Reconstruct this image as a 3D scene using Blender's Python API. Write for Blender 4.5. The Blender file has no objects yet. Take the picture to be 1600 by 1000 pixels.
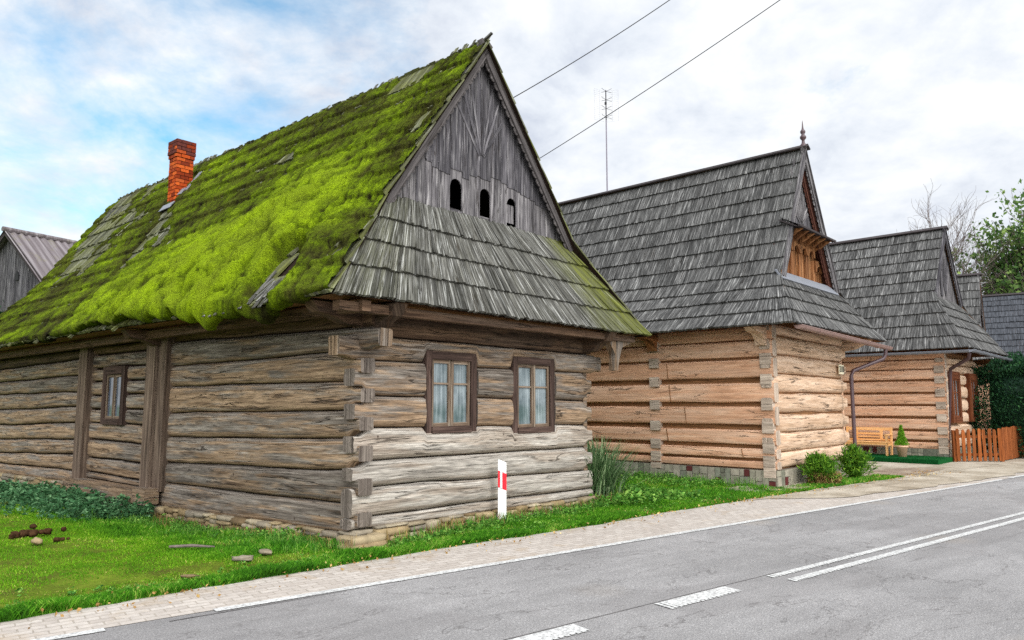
import bpy, math, random
import numpy as np
from math import radians, sin, cos, pi, sqrt
rng = np.random.default_rng(7); random.seed(7)
S = bpy.context.scene; COL = S.collection

# ------------------------------------------------------------------ camera
F_PX, HOR, CAMH = 1150.0, 632.0, 1.85
PITCH = math.atan((HOR-500)/F_PX)
cam = bpy.data.cameras.new('camera'); cam.sensor_width = 36; cam.lens = 36*F_PX/1600; cam.clip_end = 4000; cam.clip_start = .05
co = bpy.data.objects.new('camera', cam); COL.objects.link(co); co.location = (0, 0, CAMH)
co.rotation_euler = (pi/2+PITCH, 0, 0); S.camera = co
S.render.resolution_x, S.render.resolution_y = 1024, 640
S.view_settings.view_transform = 'Standard'; S.view_settings.look = 'None'; S.view_settings.gamma = 1
S.view_settings.exposure = 0.28
S.cycles.use_denoising = False
# ------------------------------------------------------------------ sky, sun
SUN_AZ, SUN_EL = 140.0, 42.0          # degrees clockwise from +Y, above the horizon
W = bpy.data.worlds.new('World'); S.world = W; W.use_nodes = True
nt = W.node_tree; nt.nodes.clear()
def N(t, **k):
    n = nt.nodes.new(t)
    for a, b in k.items(): setattr(n, a, b)
    return n
def LK(a, b): nt.links.new(a, b)
def math_(op, a, b=None, c=None, clamp=False):
    n = N('ShaderNodeMath', operation=op); n.use_clamp = clamp
    for i, x in enumerate((a, b, c)):
        if x is None: continue
        if isinstance(x, (int, float)): n.inputs[i].default_value = x
        else: LK(x, n.inputs[i])
    return n.outputs[0]
out = N('ShaderNodeOutputWorld'); bg = N('ShaderNodeBackground')
sky = N('ShaderNodeTexSky', sky_type='NISHITA'); sky.sun_disc = False
sky.sun_elevation = radians(SUN_EL); sky.sun_rotation = radians(SUN_AZ); sky.air_density = 1.2; sky.dust_density = .6
tc = N('ShaderNodeTexCoord')
sep = N('ShaderNodeSeparateXYZ'); LK(tc.outputs['Generated'], sep.inputs[0])
zz = math_('ADD', math_('MAXIMUM', sep.outputs[2], 0.0), .35)
cmb = N('ShaderNodeCombineXYZ'); LK(math_('DIVIDE', sep.outputs[0], zz), cmb.inputs[0]); LK(math_('DIVIDE', sep.outputs[1], zz), cmb.inputs[1])
def skynoise(scale, det, rough, off, dist=0.0):
    mp = N('ShaderNodeMapping'); mp.inputs['Location'].default_value = off; LK(cmb.outputs[0], mp.inputs[0])
    n = N('ShaderNodeTexNoise'); n.inputs['Scale'].default_value = scale; n.inputs['Detail'].default_value = det
    n.inputs['Roughness'].default_value = rough; n.inputs['Distortion'].default_value = dist
    LK(mp.outputs[0], n.inputs[0]); return n.outputs[0]
n1 = skynoise(2.6, 9, .62, (3.1, 1.7, 0), .25); n2 = skynoise(5.5, 8, .6, (7.1, -2.3, 1), .2); n3 = skynoise(1.1, 5, .5, (-1.3, 4.4, 2))
# a break in the cloud round one direction (north-west, high)
def dirdot(az, el):
    d = N('ShaderNodeVectorMath', operation='DOT_PRODUCT'); LK(tc.outputs['Generated'], d.inputs[0])
    d.inputs[1].default_value = (sin(radians(az))*cos(radians(el)), cos(radians(az))*cos(radians(el)), sin(radians(el))); return d.outputs['Value']
gap = math_('MULTIPLY', math_('SUBTRACT', dirdot(-31, 24), .82, clamp=True), 6.0, clamp=True)
blue = math_('ADD', math_('MULTIPLY', gap, 1.15), math_('MULTIPLY', math_('SUBTRACT', n1, .66), 4.2))
blue = math_('MAXIMUM', blue, math_('MULTIPLY', math_('SUBTRACT', n2, .66), 1.0))
blue = math_('MULTIPLY', blue, .95, clamp=True)
cr = N('ShaderNodeValToRGB'); LK(math_('ADD', math_('MULTIPLY', n3, .55), math_('MULTIPLY', n2, .45)), cr.inputs[0])
e = cr.color_ramp.elements; e[0].position = .40; e[0].color = (.52, .57, .67, 1); e[1].position = .56; e[1].color = (.87, .885, .90, 1)
x = cr.color_ramp.elements.new(.47); x.color = (.69, .735, .80, 1)
hz = math_('POWER', math_('SUBTRACT', 1.0, math_('MAXIMUM', sep.outputs[2], 0.0)), 5.0)
mixh = N('ShaderNodeMix', data_type='RGBA'); LK(math_('MULTIPLY', hz, .8), mixh.inputs[0]); LK(cr.outputs[0], mixh.inputs[6]); mixh.inputs[7].default_value = (.84, .85, .86, 1)
glow = math_('POWER', math_('MAXIMUM', dirdot(SUN_AZ+25, SUN_EL), 0.0), 1.7)
gl = math_('ADD', 1.0, math_('MULTIPLY', glow, 2.9))
vm = N('ShaderNodeVectorMath', operation='SCALE'); LK(mixh.outputs[2], vm.inputs[0]); LK(gl, vm.inputs[3])
SKY_STR = .12
vs = N('ShaderNodeVectorMath', operation='SCALE'); LK(vm.outputs[0], vs.inputs[0]); vs.inputs[3].default_value = 1/SKY_STR
sk = N('ShaderNodeVectorMath', operation='MULTIPLY'); LK(sky.outputs[0], sk.inputs[0]); sk.inputs[1].default_value = (.85, 1.38, 1.45)
mx = N('ShaderNodeMix', data_type='RGBA'); LK(blue, mx.inputs[0]); LK(vs.outputs[0], mx.inputs[6]); LK(sk.outputs[0], mx.inputs[7])
LK(mx.outputs[2], bg.inputs[0]); bg.inputs[1].default_value = SKY_STR; LK(bg.outputs[0], out.inputs[0])
sl = bpy.data.lights.new('sun', 'SUN'); sl.energy = 1.1; sl.angle = radians(14); sl.color = (1, .95, .87)
so = bpy.data.objects.new('sun', sl); COL.objects.link(so)
from mathutils import Vector, Matrix
so.rotation_euler = Vector((sin(radians(SUN_AZ))*cos(radians(SUN_EL)), cos(radians(SUN_AZ))*cos(radians(SUN_EL)), sin(radians(SUN_EL)))).to_track_quat('Z', 'Y').to_euler()

# ------------------------------------------------------------------ noise
def _h(i, j, k, s):
    n = (i*73856093) ^ (j*19349663) ^ (k*83492791) ^ (s*2654435761)
    n = (n ^ (n >> 13))*1274126177 & 0xffffffff
    return ((n ^ (n >> 16)) & 0xffffff)/float(0xffffff)
def vnoise(x, y=0.0, z=0.0, s=0):
    x, y, z = np.broadcast_arrays(np.asarray(x, float), np.asarray(y, float), np.asarray(z, float))
    i, j, k = np.floor(x).astype(np.int64), np.floor(y).astype(np.int64), np.floor(z).astype(np.int64)
    fx, fy, fz = x-i, y-j, z-k
    fx, fy, fz = [f*f*(3-2*f) for f in (fx, fy, fz)]
    r = 0
    for a in (0, 1):
        for b in (0, 1):
            for c in (0, 1):
                w = (fx if a else 1-fx)*(fy if b else 1-fy)*(fz if c else 1-fz)
                r = r + w*_h(i+a, j+b, k+c, s)
    return r*2-1
def fbm(x, y=0.0, z=0.0, s=0, o=4):
    r, a = 0, .5
    for q in range(o):
        r = r + a*vnoise(np.asarray(x)*2**q, np.asarray(y)*2**q, np.asarray(z)*2**q, s+q*17); a *= .5
    return r
def worley(x, y, s=0):
    i, j = np.floor(x).astype(np.int64), np.floor(y).astype(np.int64)
    best = np.full(x.shape, 9.0)
    for a in (-1, 0, 1):
        for b in (-1, 0, 1):
            px = i+a+_h(i+a, j+b, 1, s); py = j+b+_h(i+a, j+b, 2, s)
            best = np.minimum(best, np.hypot(px-x, py-y))
    return best
def sstep(a, b, x):
    t = np.clip((np.asarray(x, float)-a)/(b-a), 0, 1); return t*t*(3-2*t)

# ------------------------------------------------------------------ mesh building
class MB:
    def __init__(s, xf=None): s.V = []; s.G = []; s.n = 0; s.xf = xf          # G: (k, faces, uv, rnd, tone)
    def add(s, V, Fs, UV=None, rnd=0.5, tone=0.0):
        V = np.asarray(V, float).reshape(-1, 3); Fs = np.asarray(Fs, int)
        m, k = Fs.shape
        if UV is None: UV = np.zeros((m, k, 2))
        s.G.append((k, Fs+s.n, np.asarray(UV, float).reshape(m, k, 2), np.broadcast_to(rnd, (m,)).astype(float), np.broadcast_to(tone, (m,)).astype(float)))
        s.V.append(V); s.n += len(V)
    def build(s, name, mat, parent=None, smooth=False, ptone=None):
        me = bpy.data.meshes.new(name)
        V = np.concatenate(s.V)
        if s.xf: V = s.xf(V)
        me.vertices.add(len(V)); me.vertices.foreach_set('co', V.ravel())
        nl = sum(g[0]*len(g[1]) for g in s.G); nf = sum(len(g[1]) for g in s.G)
        me.loops.add(nl); me.polygons.add(nf)
        me.loops.foreach_set('vertex_index', np.concatenate([g[1].ravel() for g in s.G]).astype(np.int32))
        tot = np.concatenate([np.full(len(g[1]), g[0]) for g in s.G])
        me.polygons.foreach_set('loop_start', (np.cumsum(tot)-tot).astype(np.int32))
        uv = me.uv_layers.new(name='UVMap'); uv.data.foreach_set('uv', np.concatenate([g[2].ravel() for g in s.G]))
        a = me.attributes.new('rnd', 'FLOAT', 'FACE'); a.data.foreach_set('value', np.concatenate([g[3] for g in s.G]))
        if ptone is None:
            a = me.attributes.new('tone', 'FLOAT', 'FACE'); a.data.foreach_set('value', np.concatenate([g[4] for g in s.G]))
        else:
            a = me.attributes.new('tone', 'FLOAT', 'POINT'); a.data.foreach_set('value', ptone)
        me.polygons.foreach_set('use_smooth', np.full(nf, bool(smooth)))
        me.update(); me.validate()
        if mat: me.materials.append(mat)
        o = bpy.data.objects.new(name, me); COL.objects.link(o)
        if parent: o.parent = parent
        return o
def box(mb, c, sz, R=None, rnd=None, tone=0.0, cham=0.0):
    c = np.asarray(c, float); h = np.asarray(sz, float)/2
    if rnd is None: rnd = random.random()
    q = np.array([[a, b, d] for a in (-1, 1) for b in (-1, 1) for d in (-1, 1)], float)
    L = int(np.argmax(h)); o = np.random.default_rng(int(rnd*1e6)).random(2)*40
    P = q*h; fs = np.array([[0, 1, 3, 2], [4, 6, 7, 5], [0, 4, 5, 1], [2, 3, 7, 6], [0, 2, 6, 4], [1, 5, 7, 3]])
    ax = [0, 0, 1, 1, 2, 2]; UV = np.zeros((6, 4, 2))
    for i in range(6):
        oth = [x for x in (0, 1, 2) if x != ax[i]]
        if L in oth: oth.remove(L); a, b = L, oth[0]
        else: a, b = oth
        UV[i, :, 0] = P[fs[i], a]+o[0]; UV[i, :, 1] = P[fs[i], b]+o[1]+i*.37
    if R is not None: P = P@np.asarray(R, float).T
    mb.add(P+c, fs, UV, rnd, tone)
def bar(mb, p, q, w, h, up=(0, 0, 1), rnd=None, tone=0.0):
    """box from p to q, width w (sideways) and height h (along up)"""
    p, q = np.asarray(p, float), np.asarray(q, float); d = q-p; L = np.linalg.norm(d); x = d/L
    y = np.cross(np.asarray(up, float), x); y /= np.linalg.norm(y); z = np.cross(x, y)
    box(mb, (p+q)/2, (L, w, h), np.stack([x, y, z], 1), rnd, tone)
def tube(mb, pts, r, n=8, cap=True, rnd=.5, tone=0.0):
    pts = np.asarray(pts, float); m = len(pts); r = np.broadcast_to(r, (m,)).astype(float)
    T = np.gradient(pts, axis=0); T /= np.linalg.norm(T, axis=1)[:, None]
    ref = np.array([0, 0, 1.]) if abs(T[0][2]) < .9 else np.array([1., 0, 0])
    A = np.cross(T, ref); A /= np.linalg.norm(A, axis=1)[:, None]; B = np.cross(T, A)
    th = np.arange(n)*2*pi/n
    V = pts[:, None]+r[:, None, None]*(A[:, None]*np.cos(th)[None, :, None]+B[:, None]*np.sin(th)[None, :, None])
    L = np.concatenate([[0], np.cumsum(np.linalg.norm(np.diff(pts, axis=0), axis=1))])
    i = np.arange(m-1)[:, None]; j = np.arange(n)[None]; j2 = (j+1) % n
    Fq = np.stack([i*n+j, i*n+j2, (i+1)*n+j2, (i+1)*n+j], -1).reshape(-1, 4)
    u0 = np.broadcast_to(L[:-1][:, None], (m-1, n)); u1 = np.broadcast_to(L[1:][:, None], (m-1, n)); v0 = np.broadcast_to(j/n*6.28*r[0], (m-1, n)); v1 = v0+6.28*r[0]/n
    UV = np.stack([np.stack([u0, v0], -1), np.stack([u0, v1], -1), np.stack([u1, v1], -1), np.stack([u1, v0], -1)], 2).reshape(-1, 4, 2)
    mb.add(V.reshape(-1, 3), Fq, UV, rnd, tone)
    if cap:
        mb.add(V[0], [list(range(n))], None, rnd, tone); mb.add(V[-1], [list(range(n))[::-1]], None, rnd, tone)
def prism(mb, poly, O, ex, ey, t, rnd=None, tone=0.0, grain='y'):
    """polygon (list of 2-D points, any order) in the frame O, ex, ey, thickened by t along ex x ey"""
    O, ex, ey = [np.asarray(a, float) for a in (O, ex, ey)]; ez = np.cross(ex, ey)
    if rnd is None: rnd = random.random()
    p = np.asarray(poly, float); n = len(p)
    A = O+p[:, :1]*ex+p[:, 1:]*ey; V = np.concatenate([A, A+ez*t]); off = random.random()*30
    uv = p[:, ::-1]+off if grain == 'y' else p+off
    mb.add(V, [list(range(n))[::-1]], uv[::-1][None], rnd, tone); mb.add(V*1.0, [list(range(n, 2*n))], uv[None], rnd, tone)
    i = np.arange(n); j = (i+1) % n
    UV = np.stack([uv[i], uv[j], uv[j]+[0, t], uv[i]+[0, t]], 1)
    mb.add(V*1.0, np.stack([i, j, j+n, i+n], 1), UV, rnd, tone)
def grid(mb, P, uvs=1.0, rnd=.5, UV=None, flip=False):
    a, b = P.shape[:2]; i = np.arange(a-1)[:, None]; j = np.arange(b-1)[None]
    f = [i*b+j, (i+1)*b+j, (i+1)*b+j+1, i*b+j+1]
    if flip: f = f[::-1]
    Fq = np.stack(f, -1).reshape(-1, 4)
    if UV is None: UV = P[..., :2]*uvs
    mb.add(P.reshape(-1, 3), Fq, UV.reshape(-1, 2)[Fq], rnd)

# ------------------------------------------------------------------ things
def tag(o, label=None, cat=None, group=None, kind=None):
    if label: o['label'] = label
    if cat: o['category'] = cat
    if group: o['group'] = group
    if kind: o['kind'] = kind
    return o
def thing(name, label, cat, loc=(0, 0, 0), rz=0.0, group=None):
    o = bpy.data.objects.new(name, None); COL.objects.link(o); o.location = loc; o.rotation_euler = (0, 0, rz)
    o.empty_display_size = .3
    return tag(o, label, cat, group)
def sub(name, parent):
    o = bpy.data.objects.new(name, None); COL.objects.link(o); o.parent = parent; return o
def copy_tree(o, parent=None):
    c = o.copy(); COL.objects.link(c); c.parent = parent
    for ch in list(o.children): copy_tree(ch, c)
    return c

# ------------------------------------------------------------------ materials
def lin(c):
    return tuple(((v/255)/12.92 if v/255 <= .04045 else ((v/255+.055)/1.055)**2.4) for v in c)+(1,)
class MT:
    def __init__(s, name, rough=.85, spec=.2):
        s.m = bpy.data.materials.new(name); s.m.use_nodes = True; s.t = s.m.node_tree; s.b = s.t.nodes['Principled BSDF']
        s.b.inputs['Roughness'].default_value = rough; s.b.inputs['Specular IOR Level'].default_value = spec
    def n(s, t, **k):
        n = s.t.nodes.new(t)
        for a, b in k.items(): setattr(n, a, b)
        return n
    def l(s, a, b): s.t.links.new(a, b)
    def uv(s, sc, off=(0, 0, 0), src='UV'):
        if src == 'UV': c = s.n('ShaderNodeUVMap').outputs[0]
        else: c = s.n('ShaderNodeTexCoord').outputs['Object']
        mp = s.n('ShaderNodeMapping'); mp.inputs['Scale'].default_value = sc; mp.inputs['Location'].default_value = off
        s.l(c, mp.inputs[0]); return mp.outputs[0]
    def noise(s, vec, scale=1.0, det=5, rough=.55, dist=0.0):
        n = s.n('ShaderNodeTexNoise'); n.inputs['Scale'].default_value = scale; n.inputs['Detail'].default_value = det
        n.inputs['Roughness'].default_value = rough; n.inputs['Distortion'].default_value = dist; s.l(vec, n.inputs[0]); return n.outputs[0]
    def vor(s, vec, scale=1.0, feature='F1', out='Distance'):
        n = s.n('ShaderNodeTexVoronoi', feature=feature); n.inputs['Scale'].default_value = scale; s.l(vec, n.inputs[0]); return n.outputs[out]
    def ramp(s, f, stops, interp='LINEAR'):
        r = s.n('ShaderNodeValToRGB'); s.l(f, r.inputs[0]); cr = r.color_ramp; cr.interpolation = interp
        while len(cr.elements) < len(stops): cr.elements.new(.5)
        for e, (p, c) in zip(cr.elements, stops):
            e.position = p; e.color = c if not isinstance(c, (int, float)) else (c, c, c, 1)
        return r.outputs[0]
    def mix(s, f, a, b, mode='MIX'):
        m = s.n('ShaderNodeMix', data_type='RGBA', blend_type=mode)
        for i, x in ((0, f), (6, a), (7, b)):
            if isinstance(x, (int, float)):
                m.inputs[i].default_value = x if i == 0 else (x, x, x, 1)
            elif isinstance(x, tuple): m.inputs[i].default_value = x
            else: s.l(x, m.inputs[i])
        return m.outputs[2]
    def ma(s, op, a, b=0.0, clamp=False):
        m = s.n('ShaderNodeMath', operation=op); m.use_clamp = clamp
        for i, x in enumerate((a, b)):
            if isinstance(x, (int, float)): m.inputs[i].default_value = x
            else: s.l(x, m.inputs[i])
        return m.outputs[0]
    def attr(s, name):
        a = s.n('ShaderNodeAttribute'); a.attribute_name = name; return a.outputs['Fac']
    def color(s, c):
        if isinstance(c, tuple): s.b.inputs['Base Color'].default_value = c
        else: s.l(c, s.b.inputs['Base Color'])
    def bump(s, h, dist=.01, st=1.0):
        b = s.n('ShaderNodeBump'); b.inputs['Distance'].default_value = dist; b.inputs['Strength'].default_value = st
        s.l(h, b.inputs['Height']); s.l(b.outputs[0], s.b.inputs['Normal'])

def wood(name, cols, patch=None, patch_amt=.5, crack=.6, bumpd=.006, rvar=.5, gs=(.55, 15), fine=(2.6, 80), knots=0.0, green=None, white=None, contrast=1.0, fc=1.0, ud=0.0):
    m = MT(name, .9, .15)
    g = m.noise(m.uv((gs[0], gs[1], 1)), 1, 7, .62, .6)
    c = m.ramp(g, [(.5-.2/contrast, lin(cols[0])), (.5, lin(cols[1])), (.5+.2/contrast, lin(cols[2]))])
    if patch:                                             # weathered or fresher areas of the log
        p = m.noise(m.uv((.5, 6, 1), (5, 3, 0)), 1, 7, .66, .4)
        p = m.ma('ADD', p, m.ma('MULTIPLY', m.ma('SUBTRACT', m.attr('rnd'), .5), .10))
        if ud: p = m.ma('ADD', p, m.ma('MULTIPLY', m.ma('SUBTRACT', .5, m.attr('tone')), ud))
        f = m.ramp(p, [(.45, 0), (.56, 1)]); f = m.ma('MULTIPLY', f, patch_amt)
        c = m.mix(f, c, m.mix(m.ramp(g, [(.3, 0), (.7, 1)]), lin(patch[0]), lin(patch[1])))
    fn = m.noise(m.uv((fine[0], fine[1], 1), (1, 7, 0)), 1, 3, .6, .3)
    c = m.mix(.8*fc, c, m.ramp(fn, [(.32, .38), (.52, 1.0), (.7, 1.35)]), 'MULTIPLY')
    if white:
        wn = m.noise(m.uv((1.3, 26, 1), (9, 2, 0)), 1, 4, .65, .2)
        c = m.mix(m.ramp(wn, [(.54, 0), (.66, white[1])]), c, lin(white[0]))
    ck = m.noise(m.uv((.42, 8, 1), (3, 11, 0)), 1, 4, .55, .5); ck2 = m.noise(m.uv((.8, 6, 1), (13, 1, 0)), 1, 2, .5)
    ckr = m.ramp(m.ma('ABSOLUTE', m.ma('SUBTRACT', ck, .5)), [(.004, 1), (.014, 0)]); ckr = m.ma('MULTIPLY', ckr, m.ramp(ck2, [(.47, 0), (.55, 1)]))
    c = m.mix(m.ma('MULTIPLY', ckr, crack), c, lin((38, 30, 24)))
    if knots:
        kv = m.vor(m.uv((2.2, 3.2, 1), (2, 5, 0)), 1.3)
        c = m.mix(m.ma('MULTIPLY', m.ramp(kv, [(.035, 1), (.075, 0)]), knots), c, lin((52, 36, 26)))
    if green:
        t = m.attr('tone'); gn = m.noise(m.uv((3, 9, 1)), 1, 4, .6)
        gf = m.ma('MULTIPLY', t, m.ramp(gn, [(.25, .35), (.6, 1)]), clamp=True)
        c = m.mix(gf, c, m.mix(gn, lin(green[0]), lin(green[1])))
    r = m.attr('rnd'); rv = m.ma('ADD', m.ma('MULTIPLY', r, rvar), 1-rvar/2)
    k = m.n('ShaderNodeVectorMath', operation='SCALE'); m.l(c, k.inputs[0]); m.l(rv, k.inputs[3])
    m.color(k.outputs[0])
    h = m.ma('ADD', m.ma('MULTIPLY', g, .6), m.ma('MULTIPLY', fn, .35)); h = m.ma('SUBTRACT', h, m.ma('MULTIPLY', ckr, .9))
    m.bump(h, bumpd); return m.m
def plain(name, col, rough=.6, spec=.3, var=.15, scale=6, bumpd=0, metal=0):
    m = MT(name, rough, spec); n = m.noise(m.uv((1, 1, 1), src='O'), scale, 6, .6)
    r = m.attr('rnd'); c = m.mix(1.0, lin(col), m.ramp(n, [(.25, 1-var*1.5), (.75, 1+var)]), 'MULTIPLY')
    m.color(c); m.b.inputs['Metallic'].default_value = metal
    if bumpd: m.bump(n, bumpd)
    return m.m
M = {}
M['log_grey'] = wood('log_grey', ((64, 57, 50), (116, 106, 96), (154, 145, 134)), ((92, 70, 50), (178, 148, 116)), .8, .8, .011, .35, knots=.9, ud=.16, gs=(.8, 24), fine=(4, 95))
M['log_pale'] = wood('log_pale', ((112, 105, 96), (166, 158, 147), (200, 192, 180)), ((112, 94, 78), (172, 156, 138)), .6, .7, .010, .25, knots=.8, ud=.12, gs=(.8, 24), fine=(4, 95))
M['log_brown'] = wood('log_brown', ((52, 41, 34), (82, 66, 54), (110, 92, 76)), ((80, 58, 42), (120, 92, 68)), .5, .8, .010, .4, knots=.6)
M['log_salmon'] = wood('log_salmon', ((180, 132, 100), (212, 164, 130), (228, 188, 156)), ((192, 152, 122), (222, 188, 162)), .7, .6, .008, .22, knots=.7, fc=.5)
M['log_cream'] = wood('log_cream', ((170, 138, 108), (206, 174, 145), (226, 200, 175)), ((180, 148, 120), (214, 186, 160)), .7, .8, .010, .18, gs=(.7, 9), knots=.5, fc=.6)
M['log_end'] = wood('log_end', ((80, 71, 64), (112, 102, 93), (138, 127, 116)), None, 0, .6, .006, .4)
M['log_end_new'] = wood('log_end_new', ((146, 130, 114), (178, 160, 142), (198, 182, 164)), None, 0, .5, .004, .3)
M['gap_brown'] = wood('gap_brown', ((96, 64, 38), (130, 92, 60), (154, 114, 80)), None, 0, .4, .004, .2)
M['dark_gap'] = plain('dark_gap', (44, 34, 28), .95, .05, .3, 9)
M['casing'] = wood('casing', ((44, 34, 30), (74, 58, 51), (104, 84, 75)), None, 0, .6, .004, .2)
M['post_wood'] = wood('post_wood', ((62, 50, 42), (98, 82, 70), (132, 114, 98)), None, 0, .6, .006, .3)
M['sash'] = wood('sash', ((74, 58, 46), (112, 94, 78), (164, 150, 132)), None, 0, .6, .003, .3)
M['shake_old'] = wood('shake_old', ((38, 37, 35), (80, 78, 74), (124, 122, 116)), None, 0, .8, .008, .95, gs=(1.2, 24), fine=(4, 70), green=((60, 62, 26), (108, 112, 42)), white=((184, 183, 177), .75))
M['shake'] = wood('shake', ((44, 43, 42), (78, 77, 75), (118, 116, 113)), None, 0, .7, .006, .7, gs=(1.2, 22), fine=(4, 60), green=((92, 98, 70), (122, 124, 92)), white=((176, 174, 169), .65))
M['board_grey'] = wood('board_grey', ((44, 42, 45), (76, 73, 76), (112, 108, 110)), None, 0, .7, .008, .55, gs=(.8, 16), white=((172, 167, 166), .5))
M['board_pale'] = wood('board_pale', ((58, 55, 57), (98, 94, 95), (142, 137, 136)), None, 0, .7, .008, .5, gs=(.8, 16), white=((182, 177, 174), .55))
M['barge'] = wood('barge', ((54, 49, 48), (84, 79, 78), (116, 109, 107)), None, 0, .6, .005, .3)
M['orange_wood'] = wood('orange_wood', ((78, 46, 28), (144, 94, 56), (206, 156, 108)), ((90, 56, 36), (130, 92, 64)), .5, .8, .004, .5)
M['red_wood'] = wood('red_wood', ((58, 34, 28), (82, 50, 40), (104, 66, 54)), None, 0, .4, .004, .3)
M['ridge_cap'] = wood('ridge_cap', ((44, 38, 38), (62, 56, 56), (84, 78, 76)), None, 0, .4, .004, .3)
M['bench_wood'] = wood('bench_wood', ((220, 150, 84), (234, 176, 112), (240, 200, 146)), None, 0, .15, .002, .15, fc=.4)
M['picket'] = wood('picket', ((96, 50, 24), (136, 74, 34), (160, 96, 54)), None, 0, .4, .003, .4)
M['shutter'] = wood('shutter', ((74, 38, 22), (104, 58, 34), (126, 76, 48)), None, 0, .3, .003, .2)
M['gutter'] = plain('gutter_paint', (140, 112, 104), .45, .4, .08)
M['gutter_grey'] = plain('gutter_zinc', (118, 120, 126), .45, .4, .08)
M['pipe'] = plain('pipe_brown', (74, 52, 54), .4, .5, .08)
M['glass'] = None
def glassy(name, c1, c2):
    m = MT(name, .12, .6); n = m.noise(m.uv((5, 5, 1), src='O'), 1, 5, .6)
    w = m.noise(m.uv((26, 26, 3), src='O'), 1, 3, .5)
    fo = m.noise(m.uv((34, 34, .8), src='O'), 1, 3, .6); lo_ = m.noise(m.uv((2.2, 2.2, 2.6), src='O'), 1, 3, .6)
    k = m.ma('ADD', m.ma('MULTIPLY', m.ma('MULTIPLY', n, w), 1.2), m.ma('MULTIPLY', m.ma('SUBTRACT', fo, .5), 1.3)); k = m.ma('ADD', k, m.ma('MULTIPLY', m.ma('SUBTRACT', lo_, .5), 1.2), clamp=True)
    m.color(m.mix(k, lin(c1), lin(c2))); m.b.inputs['Roughness'].default_value = .05; return m.m
M['glass'] = glassy('window_glass', (74, 88, 92), (168, 178, 180))
M['glass_dark'] = glassy('dark_glass', (70, 78, 92), (120, 128, 140))
def moss_mat():
    m = MT('moss', 1.0, .05); t = m.attr('tone'); o = m.uv((1, 1, 1), src='O')
    n = m.noise(o, 13, 8, .72); n2 = m.noise(o, 48, 5, .75); n3 = m.noise(o, 1.3, 4, .6)
    v = m.ma('ADD', t, m.ma('MULTIPLY', m.ma('SUBTRACT', n, .5), .95))
    c = m.ramp(v, [(.0, lin((26, 22, 13))), (.22, lin((50, 50, 20))), (.42, lin((70, 80, 17))), (.66, lin((96, 116, 14))), (.95, lin((138, 162, 22)))])
    c = m.mix(m.ramp(n3, [(.42, 0), (.64, .4)]), c, lin((84, 84, 34)))
    c = m.mix(1.0, c, m.ramp(n2, [(.32, .38), (.66, 1.4)]), 'MULTIPLY'); m.color(c)
    m.bump(m.ma('ADD', n2, m.ma('MULTIPLY', n, .9)), .05); return m.m
M['moss'] = moss_mat()
def leafm(name, a, b, c_, tr=.25):
    m = MT(name, .7, .25); r = m.attr('rnd'); t = m.attr('tone')
    col = m.ramp(r, [(0, lin(a)), (.5, lin(b)), (1, lin(c_))])
    m.color(col); m.b.inputs['Transmission Weight'].default_value = 0
    d = m.n('ShaderNodeBsdfTranslucent'); m.l(col, d.inputs[0]); mx = m.n('ShaderNodeMixShader'); mx.inputs[0].default_value = tr
    m.l(m.b.outputs[0], mx.inputs[1]); m.l(d.outputs[0], mx.inputs[2])
    m.l(mx.outputs[0], m.t.nodes['Material Output'].inputs[0]); return m.m
def grassm():
    m = MT('grass', .75, .2); r = m.attr('rnd'); t = m.attr('tone')
    a = m.ramp(r, [(0, lin((34, 74, 12))), (.45, lin((58, 122, 16))), (.8, lin((104, 166, 40))), (1, lin((178, 186, 96)))])
    b = m.ramp(r, [(0, lin((70, 116, 12))), (.6, lin((100, 154, 16))), (.95, lin((146, 184, 40))), (1, lin((190, 180, 100)))])
    col = m.mix(t, a, b); m.color(col)
    d = m.n('ShaderNodeBsdfTranslucent'); m.l(col, d.inputs[0]); mx = m.n('ShaderNodeMixShader'); mx.inputs[0].default_value = .3
    m.l(m.b.outputs[0], mx.inputs[1]); m.l(d.outputs[0], mx.inputs[2]); m.l(mx.outputs[0], m.t.nodes['Material Output'].inputs[0]); return m.m
M['grass'] = grassm()
M['nettle'] = leafm('nettle_leaf', (30, 66, 36), (60, 104, 62), (120, 160, 112))
M['weed'] = leafm('weed_leaf', (40, 84, 24), (78, 132, 40), (150, 186, 84))
M['reed'] = leafm('reed_leaf', (50, 76, 44), (92, 122, 76), (158, 178, 130))
M['bush'] = leafm('bush_leaf', (34, 70, 16), (74, 122, 24), (146, 186, 56))
M['drybush'] = leafm('dry_leaf', (84, 66, 34), (136, 112, 62), (186, 160, 104))
M['hedge'] = leafm('hedge_leaf', (14, 40, 26), (26, 64, 36), (58, 104, 54), .1)
M['tree_leaf'] = leafm('tree_leaf', (40, 70, 34), (86, 118, 56), (150, 172, 92), .4)
M['cypress'] = leafm('cypress_leaf', (60, 110, 20), (104, 160, 30), (150, 196, 60))
M['dryleaf'] = leafm('dry_leaf_litter', (110, 78, 40), (164, 128, 72), (206, 184, 120), .1)
M['bark'] = plain('bark', (112, 100, 94), .95, .05, .3, 14, .01)
M['terracotta'] = plain('terracotta', (206, 166, 136), .8, .2, .1)
M['white'] = plain('white_plastic', (236, 236, 232), .45, .4, .04, 18)
M['red'] = plain('red_reflector', (226, 28, 44), .3, .5, .05)
M['silver'] = plain('silver_reflector', (206, 212, 214), .3, .5, .05)
M['dirt'] = plain('dark_soil', (66, 46, 30), 1, .05, .35, 18, .02)
M['turf'] = plain('artificial_turf', (20, 78, 36), .95, .05, .25, 90, .004)
M['metal'] = plain('steel', (120, 112, 124), .4, .5, .1)
M['black'] = plain('black_paint', (26, 24, 26), .6, .3, .1)
M['seam'] = plain('bitumen_seam', (104, 100, 98), .9, .2, .5, 5)
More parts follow.
